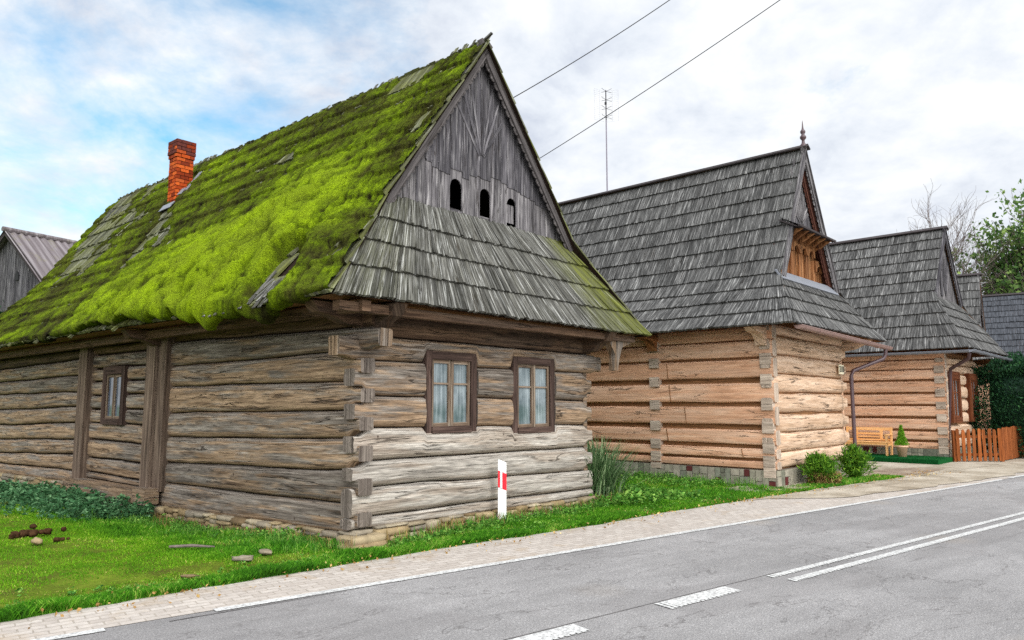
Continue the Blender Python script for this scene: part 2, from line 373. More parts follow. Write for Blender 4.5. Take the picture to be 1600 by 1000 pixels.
M['grid'] = plain('aerial_grid', (150, 148, 158), .5, .4, .1)
M['cream_plate'] = plain('cream_enamel', (232, 222, 190), .4, .4, .04)
def stone_mat(name, cols, sc=5, bd=.012):
    m = MT(name, .95, .1); o = m.uv((1, 1, 1), src='O'); n = m.noise(o, sc, 7, .65, .3); r = m.attr('rnd')
    c = m.ramp(r, [(i/(len(cols)-1), lin(q)) for i, q in enumerate(cols)])
    c = m.mix(1.0, c, m.ramp(n, [(.28, .6), (.6, 1.1), (.8, 1.3)]), 'MULTIPLY'); m.color(c); m.bump(n, bd); return m.m
M['rubble'] = stone_mat('rubble_stone', ((106, 88, 66), (142, 122, 90), (160, 142, 110), (118, 110, 98), (170, 156, 130)))
M['plinth'] = stone_mat('plinth_stone', ((104, 104, 90), (140, 136, 118), (156, 148, 132), (120, 124, 108), (92, 48, 46)), 8, .006)
M['plinth2'] = M['plinth']
M['mortar'] = plain('mortar', (112, 103, 92), .95, .05, .15, 20, .004)
def brick_mat():
    m = MT('brick', .9, .1); o = m.uv((1, 1, 1), src='O'); n = m.noise(o, 22, 5, .7); r = m.attr('rnd'); t = m.attr('tone')
    c = m.ramp(r, [(0, lin((108, 40, 20))), (.5, lin((168, 66, 26))), (1, lin((204, 96, 40)))])
    c = m.mix(t, c, lin((92, 48, 42)))
    c = m.mix(1.0, c, m.ramp(n, [(.25, .6), (.6, 1.1)]), 'MULTIPLY'); m.color(c); m.bump(n, .006); return m.m
M['brick'] = brick_mat()
def asphalt():
    m = MT('asphalt', .88, .25); o = m.uv((1, 1, 1), src='O')
    big = m.noise(o, .35, 4, .55, .4); med = m.noise(o, 3.2, 5, .6); f = m.noise(o, 70, 3, .7); v = m.vor(o, 95)
    vc = m.n('ShaderNodeTexVoronoi'); vc.inputs['Scale'].default_value = 85; m.l(o, vc.inputs[0])
    sp = m.n('ShaderNodeSeparateColor'); m.l(vc.outputs['Color'], sp.inputs[0])
    c = m.ramp(f, [(.3, lin((106, 103, 101))), (.5, lin((136, 133, 131))), (.72, lin((164, 161, 158)))])
    c = m.mix(m.ramp(sp.outputs[0], [(.0, .0), (1, .3)]), c, m.ramp(sp.outputs[1], [(0, lin((92, 89, 88))), (.5, lin((142, 138, 136))), (1, lin((218, 214, 208)))]))
    c = m.mix(1.0, c, m.ramp(big, [(.3, .80), (.7, 1.12)]), 'MULTIPLY')
    c = m.mix(1.0, c, m.ramp(med, [(.3, .93), (.7, 1.06)]), 'MULTIPLY')
    st = m.noise(m.uv((.35, 3.5, 1), (2, 0, 0)), 1, 5, .6, .3)          # worn wheel tracks run along the road
    c = m.mix(1.0, c, m.ramp(st, [(.35, .9), (.6, 1.04)]), 'MULTIPLY')
    cn = m.noise(m.uv((.5, 1.0, 1), src='O'), 1, 6, .6, .6); cl = m.ramp(m.ma('ABSOLUTE', m.ma('SUBTRACT', cn, .47)), [(.0012, .7), (.005, 0)]); c = m.mix(cl, c, lin((84, 80, 78)))
    pn = m.noise(m.uv((.22, .5, 1), (9, 4, 0), src='O'), 1, 3, .5, .2); c = m.mix(m.ramp(pn, [(.54, 0), (.57, .30)]), c, lin((112, 108, 106)))
    sv = m.vor(o, .42); c = m.mix(m.ramp(sv, [(.05, .28), (.22, 0)]), c, lin((166, 150, 128)))
    m.color(c); m.bump(m.ma('ADD', f, m.ma('MULTIPLY', v, -.8)), .006); return m.m
M['asphalt'] = asphalt()
def paint():
    m = MT('road_paint', .7, .3); o = m.uv((1, 1, 1), src='O'); n = m.noise(o, 30, 5, .75); n2 = m.noise(o, 2, 4, .6)
    c = m.mix(m.ramp(n, [(.42, .8), (.56, 0)]), lin((206, 205, 200)), lin((140, 137, 135)))
    c = m.mix(1.0, c, m.ramp(n2, [(.3, .85), (.6, 1.0)]), 'MULTIPLY'); m.color(c); m.bump(n, .003); return m.m
M['paint'] = paint()
def paver():
    m = MT('paver', .9, .15); u = m.n('ShaderNodeUVMap').outputs[0]
    nn = m.noise(m.uv((3, 3, 1)), 1, 3, .5)
    b = m.n('ShaderNodeTexBrick'); b.inputs['Scale'].default_value = 1; b.inputs['Brick Width'].default_value = .2; b.inputs['Row Height'].default_value = .1
    b.inputs['Mortar Size'].default_value = .006; b.inputs['Color1'].default_value = lin((166, 156, 146)); b.inputs['Color2'].default_value = lin((182, 173, 163)); b.inputs['Mortar'].default_value = lin((154, 144, 132))
    m.l(u, b.inputs[0]); n = m.noise(m.uv((1, 1, 1), src='O'), 14, 6, .65); n2 = m.noise(m.uv((1, 1, 1), src='O'), 1.6, 5, .65, .4)
    c = m.mix(1.0, b.outputs[0], m.ramp(n, [(.25, .78), (.7, 1.08)]), 'MULTIPLY')
    c = m.mix(m.ramp(n2, [(.56, 0), (.72, .65)]), c, lin((150, 128, 98))); m.color(c)
    m.bump(m.ma('SUBTRACT', n, b.outputs[1]), .005); return m.m
M['paver'] = paver()
def ground_mat(name, a, b, c_, sc=2.0):
    m = MT(name, .98, .05); o = m.uv((1, 1, 1), src='O'); n = m.noise(o, sc, 7, .65, .3); n2 = m.noise(o, sc*22, 4, .7)
    c = m.ramp(n, [(.32, lin(a)), (.5, lin(b)), (.68, lin(c_))]); c = m.mix(1.0, c, m.ramp(n2, [(.25, .65), (.7, 1.25)]), 'MULTIPLY')
    m.color(c); m.bump(n2, .012); return m.m
M['soil'] = ground_mat('lawn_soil', (70, 66, 30), (84, 98, 28), (104, 118, 36), 1.6)
M['sand'] = ground_mat('sandy_ground', (126, 114, 97), (158, 147, 130), (182, 172, 156), .9)
M['mudd'] = ground_mat('damp_ground', (120, 104, 90), (140, 124, 108), (164, 150, 130), 1.5)
M['field'] = ground_mat('field', (70, 96, 40), (92, 118, 50), (112, 130, 66), .2)
def corr():
    m = MT('corrugated_sheet', .8, .2); n = m.noise(m.uv((1, 1, 1), src='O'), 2.5, 6, .7); n2 = m.noise(m.uv((7, .25, 1)), 1, 5, .6)
    c = m.ramp(n2, [(.3, lin((72, 62, 62))), (.5, lin((104, 96, 97))), (.7, lin((142, 136, 136)))])
    c = m.mix(m.ramp(n, [(.55, 0), (.7, .5)]), c, lin((104, 100, 66))); m.color(c); return m.m
M['corrugated'] = corr()

# ================================================================== ground
RZ = radians(90-51.8)                               # the road: x along it, y away from the camera
ux, uy = np.array([cos(RZ), sin(RZ)]), np.array([-sin(RZ), cos(RZ)])
def sd(s_, d): s_, d = np.broadcast_arrays(np.asarray(s_, float), np.asarray(d, float)); return s_[..., None]*ux+d[..., None]*uy
H1 = ((-2.024, 10.100), radians(90-40.5)); H2 = ((5.916, 16.793), radians(90-42.5)); H3 = ((14.152, 24.163), radians(90-44))
def loc_of(H, x, y):
    (ox, oy), a = H; return (x-ox)*cos(a)+(y-oy)*sin(a), -(x-ox)*sin(a)+(y-oy)*cos(a)
def edge_d(s_): return np.interp(s_, [-14, 0.6, 4.5, 7.8, 10.4, 14.8, 22, 40], [7.75, 7.86, 8.19, 8.35, 8.6, 8.75, 8.85, 9.1])
def lawn_z(x, y):
    s_ = x*ux[0]+y*ux[1]; d = x*uy[0]+y*uy[1]
    u, v = loc_of(H1, x, y)
    dip = -.25*sstep(.2, 4, v)*sstep(-3.0, -.3, u)*sstep(3, 0, u)-.05*sstep(-.9, -.1, v)*sstep(-.8, .3, u)*sstep(7, 6, u)
    away = sstep(0, .5, d-edge_d(s_))
    return .02+away*(.05*fbm(x*.8, y*.8, 0, 3, 3)+.02*fbm(x*3, y*3, 0, 9, 2))+dip+.04*sstep(.2, .9, d-edge_d(s_))*sstep(5, 3, s_)
def plane_obj(name, poly, z, mat, kind='structure', rz=RZ):
    mb = MB(); p = np.array([[a, b, z] for a, b in poly]); mb.add(p, [list(range(len(p)))], p[:, :2][None], .5)
    o = mb.build(name, mat); o.rotation_euler = (0, 0, rz); tag(o, kind=kind); return o
plane_obj('ground', [(-1500, -1500), (1500, -1500), (1500, 1500), (-1500, 1500)], -.35, M['field'])
plane_obj('verge_ground', [(12, 7.0), (60, 7.0), (90, 60), (12, 60)], -.012, M['sand'])
mb = MB()
g = np.stack(np.meshgrid(np.linspace(-60, 90, 151), np.array([-22., -12, -6, -2, 1, 3, 5, 7.3]), indexing='ij'), -1)
P = np.concatenate([g, np.zeros(g.shape[:2]+(1,))], -1); grid(mb, P)
road = mb.build('road', M['asphalt']); road.rotation_euler = (0, 0, RZ); tag(road, kind='structure')
# concrete paver strip
mb = MB(); ss = np.concatenate([np.arange(-14, 14, .5), np.arange(14, 46, 2.)])
P = np.stack([np.stack([ss, np.full(ss.shape, 7.1), np.full(ss.shape, .004)], -1), np.stack([ss, edge_d(ss)+.12, np.full(ss.shape, .012)], -1)], 1); grid(mb, P)
pv = mb.build('pavement', M['paver']); pv.rotation_euler = (0, 0, RZ); tag(pv, kind='structure')
mb = MB(); ss = np.arange(12.6, 46, .25); wv = .25*fbm(ss*1.3, 0, 0, 5, 4)
P = np.stack([np.stack([ss, 7.62+wv-np.minimum(.5, 0)-.3*sstep(12, 20, ss)+.9*sstep(15.0, 12.6, ss), np.full(ss.shape, .018)], -1), np.stack([ss, edge_d(ss)+1.4, np.full(ss.shape, .018)], -1)], 1); grid(mb, P)
o = mb.build('sandy_shoulder', M['sand']); o.rotation_euler = (0, 0, RZ); tag(o, kind='structure')
# lawn sheet
mb = MB(); xs, ds = np.arange(-16, 14.6, .22), np.linspace(0, 1, 70)
A, B = np.meshgrid(xs, ds, indexing='ij'); D = edge_d(A)-.02+B**1.3*(13); XY = sd(A, D)
Z = lawn_z(XY[..., 0], XY[..., 1]); Z[:, 0] = .005
grid(mb, np.stack([A, D, Z], -1)); o = mb.build('lawn', M['soil'], smooth=True); o.rotation_euler = (0, 0, RZ); tag(o, kind='structure')
# driveway in front of the third house
plane_obj('driveway', [(15.0, 8.6), (26.0, 8.8), (27.6, 10.0), (24.4, 13.6), (17.6, 13.0), (16.3, 10.4)], .024, M['sand'])
plane_obj('damp_driveway_patch', [(19.2, 9.1), (21, 8.85), (23.0, 9.15), (22.5, 9.9), (20.6, 10.1), (19.6, 9.8)], .03, M['mudd'])
# markings
def marking(name, rects, label=None):
    mb = MB()
    for i, (s0, s1, d0, d1) in enumerate(rects): mb.add([[s0, d0, .008], [s1, d0, .008], [s1, d1, .008], [s0, d1, .008]], [[0, 1, 2, 3]])
    o = mb.build(name, M['paint']); o.rotation_euler = (0, 0, RZ); tag(o, label, None, None, 'structure')
marking('edge_line', [(-6.0, 1.27, 7.0, 7.10), (2.154, 21, 7.02, 7.13), (21.6, 60, 7.06, 7.17)])
marking('edge_line_seam', [(1.9, 3.6, 6.985, 7.0)]) if False else None
def ribbed(name, s0, s1, d0, d1, step=.062, rib=.045):
    mb = MB(); s_ = s0
    while s_ < s1:
        e_ = min(s_+rib, s1); j = random.uniform(-.004, .004); w = .014
        mb.add([[s_, d0+j, .008], [e_, d0+j, .008], [e_+.01, d1, .008], [s_+.01, d1, .008]], [[0, 1, 2, 3]])
        s_ += step
    if s1-s0 < 30: mb.add([[s0+.12, d0+.025, .0075], [s1, d0+.025, .0075], [s1, d1, .0075], [s0+.12, d1, .0075]], [[0, 1, 2, 3]])
    o = mb.build(name, M['paint']); o.rotation_euler = (0, 0, RZ); tag(o, kind='structure')
for k in range(-3, 3):
    a = 5.43+k*2.1
    if k > 0: continue
    ribbed('dashed_line', a, a+1.07, 4.55, 4.77)
ribbed('double_line', 7.25, 34, 4.67, 4.77); ribbed('double_line', 7.28, 34, 4.43, 4.545)
# dark seam of the asphalt beside the centre line
plane_obj('asphalt_seam', [(-8, 4.80), (7.6, 4.795), (7.6, 4.805), (-8, 4.815)], .005, M['seam'])
plane_obj('asphalt_seam', [(1.75, 6.965), (3.4, 6.985), (3.4, 6.992), (1.75, 6.985)], .005, M['seam'])

# ================================================================== building blocks of the houses
swap = lambda V: np.stack([V[:, 1], V[:, 0], V[:, 2]], 1)
def log_piece(name, mat, parent, axis, t0, t1, z0, z1, th=.24, face=0.0, p=3.2, shrink=(1, 1), notch=(), seed=0, amp=1.0, end_mat=None, T=None, rnd=None, gap=.012, sq=.5, step=.06, stepdepth=.0):
    """one log. z0/z1: (bottom, top) heights at the reference positions T=(ta, tb)"""
    ta, tb = T or (t0, t1)
    n = max(6, int((t1-t0)/step)); t = np.linspace(t0, t1, n); K = 22
    w = (t-ta)/(tb-ta); zb = z0[0]+(z1[0]-z0[0])*w; zt = z0[1]+(z1[1]-z0[1])*w
    eb, et = int(round(z0[0]*1000)), int(round(z0[1]*1000)); zb = zb+gap+.014*amp*vnoise(t*.9, eb, 0, 1)+.003*amp*vnoise(t*4, seed, 0, 2); zt = zt-gap+.014*amp*vnoise(t*.9, et, 0, 1)+.003*amp*vnoise(t*4.3, seed, 0, 4)
    for (a, b, lo, hi) in notch:
        inn = (t > a-.02) & (t < b+.02)
        if lo is not None: zb = np.where(inn, np.maximum(zb, lo), zb)
        if hi is not None: zt = np.where(inn, np.minimum(zt, hi), zt)
    zc, hh = (zb+zt)/2, (zt-zb)/2
    s0 = sstep(.15, .23, t-t0) if shrink[0] else np.ones(n); s1 = sstep(.15, .23, t1-t) if shrink[1] else np.ones(n)
    k = s0*s1; hh = hh*(sq+(1-sq)*k)
    pp = p+(7-p)*(1-k)
    thh = th*(.96+.04*k)
    th_ = np.linspace(0, 2*pi, K, endpoint=False)[None]
    c, s_ = np.cos(th_), np.sin(th_)
    cs = np.sign(c)*np.abs(c)**(2/pp[:, None]); sn = np.sign(s_)*np.abs(s_)**(2/pp[:, None])
    bul = .012*amp*fbm(t*.6, seed, 0, 8)+.012*amp*(_h(np.array(seed), np.array(3), np.array(1), 5)-.5)
    Dn = face+th/2-thh[:, None]/2*cs+bul[:, None]; Zn = zc[:, None]+hh[:, None]*sn
    rr = .007*amp*fbm(t[:, None]*2.5, th_*2.2, seed, 11, 3); Dn = Dn-rr*cs; Zn = Zn+rr*sn
    Tn = np.broadcast_to(t[:, None], Dn.shape).copy()
    Tn[0] += .015*_h(np.arange(K), np.array(seed), np.array(0), 1)-.008; Tn[-1] += .015*_h(np.arange(K), np.array(seed), np.array(1), 1)-.008
    mb = MB(swap if axis == 'v' else None)
    V = np.stack([Tn, Dn, Zn], -1).reshape(-1, 3)
    i = np.arange(n-1)[:, None]; j = np.arange(K)[None]; j2 = (j+1) % K
    Fq = np.stack([i*K+j, (i+1)*K+j, (i+1)*K+j2, i*K+j2], -1).reshape(-1, 4)
    off = np.random.default_rng(seed+5).random(2)*60; per = np.cumsum(np.full(K, (2*th+2*np.mean(hh)*2)/K))
    tu0 = np.broadcast_to(t[:-1][:, None], (n-1, K)); tu1 = np.broadcast_to(t[1:][:, None], (n-1, K)); pv0 = np.broadcast_to(per[None]-per[0], (n-1, K)); pv1 = pv0+per[0]
    UV = np.stack([np.stack([tu0, pv0], -1), np.stack([tu1, pv0], -1), np.stack([tu1, pv1], -1), np.stack([tu0, pv1], -1)], 2).reshape(-1, 4, 2)+off
    if rnd is None: rnd = float(np.random.default_rng(seed+9).random())
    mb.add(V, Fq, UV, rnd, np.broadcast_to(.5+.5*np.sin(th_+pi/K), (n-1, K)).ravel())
    for e in (0, n-1):
        ring = V[e*K:(e+1)*K]; cen = ring.mean(0); VV = np.concatenate([ring, cen[None]]); tri = np.stack([np.arange(K), (np.arange(K)+1) % K, np.full(K, K)], -1)
        uvp = VV[:, 1:]*np.array([1, 1]); mb.add(VV, tri, uvp[tri][..., ::-1]*np.array([.3, 1])+off, rnd*.5+.25, .5)
    o = mb.build(name, mat, parent, smooth=True)
    me = o.data; n_side = len(Fq)
    me.polygons.foreach_set('use_smooth', np.concatenate([np.ones(n_side, bool), np.zeros(2*K, bool)]))
    if end_mat:
        me.materials.append(end_mat); me.polygons.foreach_set('material_index', np.concatenate([np.zeros(n_side, np.int32), np.ones(2*K, np.int32)]))
    return o

def profile(pts, soft=.7):
    pts = [np.array(p, float) for p in pts]
    if len(pts) == 3:
        a, m, b = pts; d1 = (m-a)/np.linalg.norm(m-a); d2 = (b-m)/np.linalg.norm(b-m); p1 = m-d1*soft; p2 = m+d2*soft
        t = np.linspace(0, 1, 20)[:, None]; C = np.concatenate([a[None], (1-t)**2*p1+2*t*(1-t)*m+t*t*p2, b[None]])
    else: C = np.stack(pts)
    L = np.concatenate([[0], np.cumsum(np.linalg.norm(np.diff(C, axis=0), axis=1))]); B = L[-1]
    bb = np.linspace(0, B, 400); r = np.interp(bb, L, C[:, 0]); z = np.interp(bb, L, C[:, 1])
    dr, dz = np.gradient(r, bb), np.gradient(z, bb)
    def f(b):
        b = np.asarray(b, float); bc = np.clip(b, 0, B); ex = b-bc
        R, Z_, a, c = np.interp(bc, bb, r), np.interp(bc, bb, z), np.interp(bc, bb, dr), np.interp(bc, bb, dz)
        return R+ex*a, Z_+ex*c, -c, a                     # run, z, normal(run), normal(z)
    return f, B
def shakes(mb, prof, B, place, left, right, course, wid, seed, sag=None, fan=2.6, tone=None, jit=.012, thick=.022, skip=None, rag=.0):
    r_ = np.random.default_rng(seed); a0, a1 = left(0.), right(0.); nc = int(math.ceil(B/course)); co_ = B/nc
    fL = min(fan, (a1-a0)/2); 
    def pos(a, b, h):
        R, Z_, nr, nz = prof(b); sl = left(np.clip(b, 0, B))-a0; sr = a1-right(np.clip(b, 0, B))
        ae = a+sl*np.clip(1-(a-a0)/fL, 0, 1)-sr*np.clip(1-(a1-a)/fL, 0, 1)
        if sag is not None: h = h+sag(ae, b)
        return place(ae, R+nr*h, Z_+nz*h), ae
    for k in range(nc):
        w = r_.uniform(wid*.65, wid*1.4, int((a1-a0)/wid*1.15)+3); e = a0+np.concatenate([[0], np.cumsum(w)]); e = e[e < a1]; e = np.append(e, a1); 
        l, r = e[:-1], e[1:]; ok = (r-l) > .025; l, r = l[ok], r[ok]; m = len(l)
        b0 = k*co_+r_.normal(0, jit, m)-.02; b0 -= (r_.random(m) < .06)*rag; b1 = np.full(m, min((k+1)*co_+.06, B+(.03 if rag == 0 else .03)))
        if k == nc-1: b1 = b1+r_.random(m)*.05+(r_.random(m) < .2)*rag*1.4
        gp = r_.uniform(.001, .006, m); til = r_.normal(0, .004, m); hb = thick+r_.normal(0, .005, m)+r_.random(m)**6*.02; ht = np.full(m, .004)
        q = []
        for (a, b, h) in ((l+gp, b0, hb+til), (r-gp, b0+r_.normal(0, .004, m), hb-til), (r-gp, b1, ht), (l+gp, b1, ht), (l+gp, b0+.003, hb-thick), (r-gp, b0+.003, hb-thick), (r-gp, b1, ht-.02), (l+gp, b1, ht-.02)):
            P_, ae = pos(a, b, h); q.append(P_)
        V = np.stack(q, 1); base = np.arange(m)[:, None]*8
        Fq = np.concatenate([base+np.array(f) for f in ([0, 1, 2, 3], [4, 5, 1, 0], [0, 3, 7, 4], [1, 5, 6, 2])], 0)
        o1, o2 = r_.random(m)*50, r_.random(m)*50; wd = r-l; hgt = b1-b0
        def uvq(us, vs): return np.stack([np.stack([o1+u_, o2+v_], -1) for u_, v_ in zip(us, vs)], 1)
        UV = np.concatenate([uvq((0*wd, 0*wd, hgt, hgt), (0*wd, wd, wd, 0*wd)), uvq((0*wd, 0*wd, .02+0*wd, .02+0*wd), (0*wd, wd, wd, 0*wd)), uvq((0*wd, hgt, hgt, 0*wd), (0*wd, 0*wd, .02+0*wd, .02+0*wd)), uvq((0*wd, 0*wd, hgt, hgt), (wd, wd+.02, wd+.02, wd))], 0)
        rd = np.clip(r_.normal(.5, .24, m), 0, 1); tn = tone((l+r)/2, k*co_) if tone is not None else np.zeros(m)
        keep = np.ones(m, bool)
        if skip is not None: keep = ~skip((l+r)/2, np.full(m, k*co_))
        kf = np.tile(keep, 4)
        mb.add(V.reshape(-1, 3), Fq[kf], UV[kf], np.tile(rd, 4)[kf], np.tile(tn, 4)[kf])
def under_sheet(mb, prof, B, place, left, right, sag=None, off=-.03, skip=None):
    bs = np.linspace(0.0, B, 24); ts = np.linspace(0, 1, 90 if skip else 24); P = np.zeros((len(bs), len(ts), 3))
    for i, b in enumerate(bs):
        a = left(b)+(right(b)-left(b))*ts; h = np.full(a.shape, off)
        if sag is not None: h = h+sag(a, b)
        R, Z_, nr, nz = prof(b); P[i] = place(a, R+nr*h, Z_+nz*h)
    grid(mb, P)

PL = {'left': lambda a, r, z: np.stack([r+0*a, a+0*r, z+0*a], -1), 'right': lambda a, r, z: np.stack([-r+0*a, a+0*r, z+0*a], -1),
      'front': lambda a, r, z: np.stack([a+0*r, r+0*a, z+0*a], -1), 'rear': lambda a, r, z: np.stack([a+0*r, -r+0*a, z+0*a], -1)}
def roof(parent, q, mat, course, wid, seed, sagf=None, tones=None, skipL=None, ragL=0.0, under=None, zr_far=None, name='roof', verge=.16, fan=2.6, jit=.008, thick=.046):
    ul, ur, ve, ze, uri, vg, zri, zg, bl, br, wf, gf = [q[k] for k in 'ul ur ve ze uri vg zri zg bl br wf gf'.split()]
    rf = sub(name, parent); parts = {}
    pl, BL = profile([(ul, ze), (bl, zg), (uri, zri)]); pr, BR = profile([(-ur, ze), (-br, zg), (-uri, zri)])
    ps, BS = profile([(ve, ze), (vg, zg)]); pe, BE = profile([(-wf, ze), (-gf, zg)])
    bz = np.linspace(0, BL, 200); zz_ = pl(bz)[1]; bjL = float(np.interp(zg, zz_, bz)); bz = np.linspace(0, BR, 200); bjR = float(np.interp(zg, pr(bz)[1], bz))
    lf = lambda bj: (lambda b: ve+(vg-verge-ve)*np.clip(np.asarray(b)/bj, 0, 1)-.02)
    rf_ = lambda bj: (lambda b: wf+(gf+verge-wf)*np.clip(np.asarray(b)/bj, 0, 1)+.02)
    sl = lambda b: ul+(bl-ul)*np.clip(np.asarray(b)/BS, 0, 1)-.01; sr = lambda b: ur+(br-ur)*np.clip(np.asarray(b)/BS, 0, 1)+.01
    tones = tones or {}
    for nm, pf, B, l, r, key in (('side_slope', pl, BL, lf(bjL), rf_(bjL), 'left'), ('side_slope', pr, BR, lf(bjR), rf_(bjR), 'right'), ('hipped_skirt', ps, BS, sl, sr, 'front'), ('hipped_skirt', pe, BE, sl, sr, 'rear')):
        mb = MB(); sg = sagf.get(key) if sagf else None
        shakes(mb, pf, B, PL[key], l, r, course, wid if key in ('left', 'front') else wid*1.6, seed, sg, fan if key in ('left', 'right') else 9, tones.get(key), jit=jit, thick=thick, skip=skipL if key == 'left' else None, rag=ragL if key == 'left' else 0.0)
        seed += 1; parts[key] = mb.build(nm, mat, rf)
    mb = MB()
    for pf, B, l, r, key in ((pl, BL, lf(bjL), rf_(bjL), 'left'), (pr, BR, lf(bjR), rf_(bjR), 'right'), (ps, BS, sl, sr, 'front'), (pe, BE, sl, sr, 'rear')):
        under_sheet(mb, pf, B, PL[key], l, r, sagf.get(key) if sagf else None)
    mb.build('roof_boarding', under or M['gap_brown'], rf)
    return rf, (pl, BL, bjL, lf(bjL), rf_(bjL)), (pr, BR)

def window(parent, axis, t0, t1, z0, z1, casing=.1, D0=-.035, sashes=2, rows=(.36,), name='window', mats=None, glass=None):
    cm, sm = mats or (M['casing'], M['sash']); gm = glass or M['glass']; xf = swap if axis == 'v' else None
    mb = MB(xf); d = .17
    box(mb, (t0+casing/2, D0+d/2, (z0+z1)/2), (casing, d, z1-z0)); box(mb, (t1-casing/2, D0+d/2, (z0+z1)/2), (casing, d, z1-z0))
    box(mb, ((t0+t1)/2, D0+d/2-.004, z1-casing*.55), (t1-t0-2*casing+.002, d, casing*1.1)); box(mb, ((t0+t1)/2, D0+d/2-.008, z0+casing*.4), (t1-t0-2*casing+.002, d+.03, casing*.8))
    w = mb.build(name, cm, parent)
    a0, a1, b0, b1 = t0+casing, t1-casing, z0+casing*.8, z1-casing*1.1; fw = .055 if t1-t0 > .9 else .04; D = D0+.03
    sw = (a1-a0)/sashes
    for k in range(sashes):
        l, r = a0+k*sw+.004, a0+(k+1)*sw-.004; mb = MB(xf)
        box(mb, (l+fw/2, D+.02, (b0+b1)/2), (fw, .04, b1-b0)); box(mb, (r-fw/2, D+.02, (b0+b1)/2), (fw, .04, b1-b0))
        box(mb, ((l+r)/2, D+.02, b1-fw/2), (r-l-2*fw, .04, fw)); box(mb, ((l+r)/2, D+.02, b0+fw/2), (r-l-2*fw, .04, fw), rnd=.9)
        for f in rows: box(mb, ((l+r)/2, D+.018, b1-(b1-b0)*f), (r-l-2*fw, .036, .028), rnd=.95)
        mb.build('sash', sm, w)
        mb = MB(xf); zp = sorted([b0+fw, b1-fw]); mb.add([[l+fw-.004, D+.028, zp[0]-.004], [r-fw+.004, D+.028, zp[0]-.004], [r-fw+.004, D+.028, zp[1]+.004], [l+fw-.004, D+.028, zp[1]+.004]], [[0, 1, 2, 3]])
        mb.build('pane', gm, w)
    return w
def rounded(mb, c, sz, seed, rnd=None, p=3.5, amp=.12, n=6, rz=0.0, tilt=0.0):
    """a stone-like lump"""
    th = np.linspace(0, 2*pi, 2*n, endpoint=False); ph = np.linspace(-pi/2, pi/2, n+2)[1:-1]
    T, Pp = np.meshgrid(th, ph); e = 2/p
    f = lambda x: np.sign(x)*np.abs(x)**e
    V = np.stack([f(np.cos(Pp))*f(np.cos(T)), f(np.cos(Pp))*f(np.sin(T)), f(np.sin(Pp))], -1).reshape(-1, 3)
    V = np.concatenate([V, [[0, 0, -1], [0, 0, 1]]]); V = V*(1+amp*vnoise(V[:, :1]*1.7+seed, V[:, 1:2]*1.7, V[:, 2:]*1.7, 3)*1.6)
    V = V*np.asarray(sz)/2; ca, sa = cos(rz), sin(rz); V = V@np.array([[ca, sa, 0], [-sa, ca, 0], [0, 0, 1]])
    if tilt: ct, st = cos(tilt), sin(tilt); V = V@np.array([[ct, 0, st], [0, 1, 0], [-st, 0, ct]])
    m = 2*n; i = np.arange(n-1)[:, None]; j = np.arange(m)[None]; j2 = (j+1) % m
    Fq = np.stack([i*m+j, i*m+j2, (i+1)*m+j2, (i+1)*m+j], -1).reshape(-1, 4)
    if rnd is None: rnd = random.random()
    V = V+np.asarray(c); mb.add(V, Fq, None, rnd)
    k = n*m; b = np.arange(m); mb.add(V, np.stack([b, (b+1) % m, np.full(m, k)], -1)[:, ::-1], None, rnd); mb.add(V, np.stack([b+(n-1)*m, (b+1) % m+(n-1)*m, np.full(m, k+1)], -1), None, rnd)

# ================================================================== first house: grey cottage with the mossy roof
h1 = thing('log_cottage', 'old grey log cottage with thick green moss on its shingle roof', 'house', H1[0]+(0,), H1[1])
U1 = 5.46
# --- roof
Q1 = dict(ul=-1.02, ur=6.6, ve=-.64, ze=3.22, uri=2.735, vg=.40, zri=8.2, zg=5.0, bl=.58, br=5.27, wf=16.8, gf=15.7)
sagL = lambda a, b: .035*fbm(a*.55, b*.3, 0, 21, 3)-.03*sstep(0, 2, a)*sstep(5, 2.5, a)*sstep(2, 0, b)
sagF = lambda a, b: .03*fbm(a*.6, b*.8, 0, 22, 2)
hole = lambda a, b: (np.abs(a-1.2-.25*(b-1.0)) < .22) & (b > .5) & (b < 1.3)
toneL = lambda a, b: np.clip(.62+.5*fbm(a*.9, b, 0, 4)+0*a, 0, 1)
toneF = lambda a, b: np.clip(1.15*sstep(4.6, 6.3, a+.45*vnoise(a*2, b*2.0))+.15*sstep(.5, -.6, a)+.06, 0, 1)
rf1, LS1, RS1 = roof(h1, Q1, M['shake_old'], .62, .085, 100, {'left': sagL, 'front': sagF}, {'left': toneL, 'front': toneF, 'right': toneL}, hole, .10, M['dark_gap'], fan=2.2)
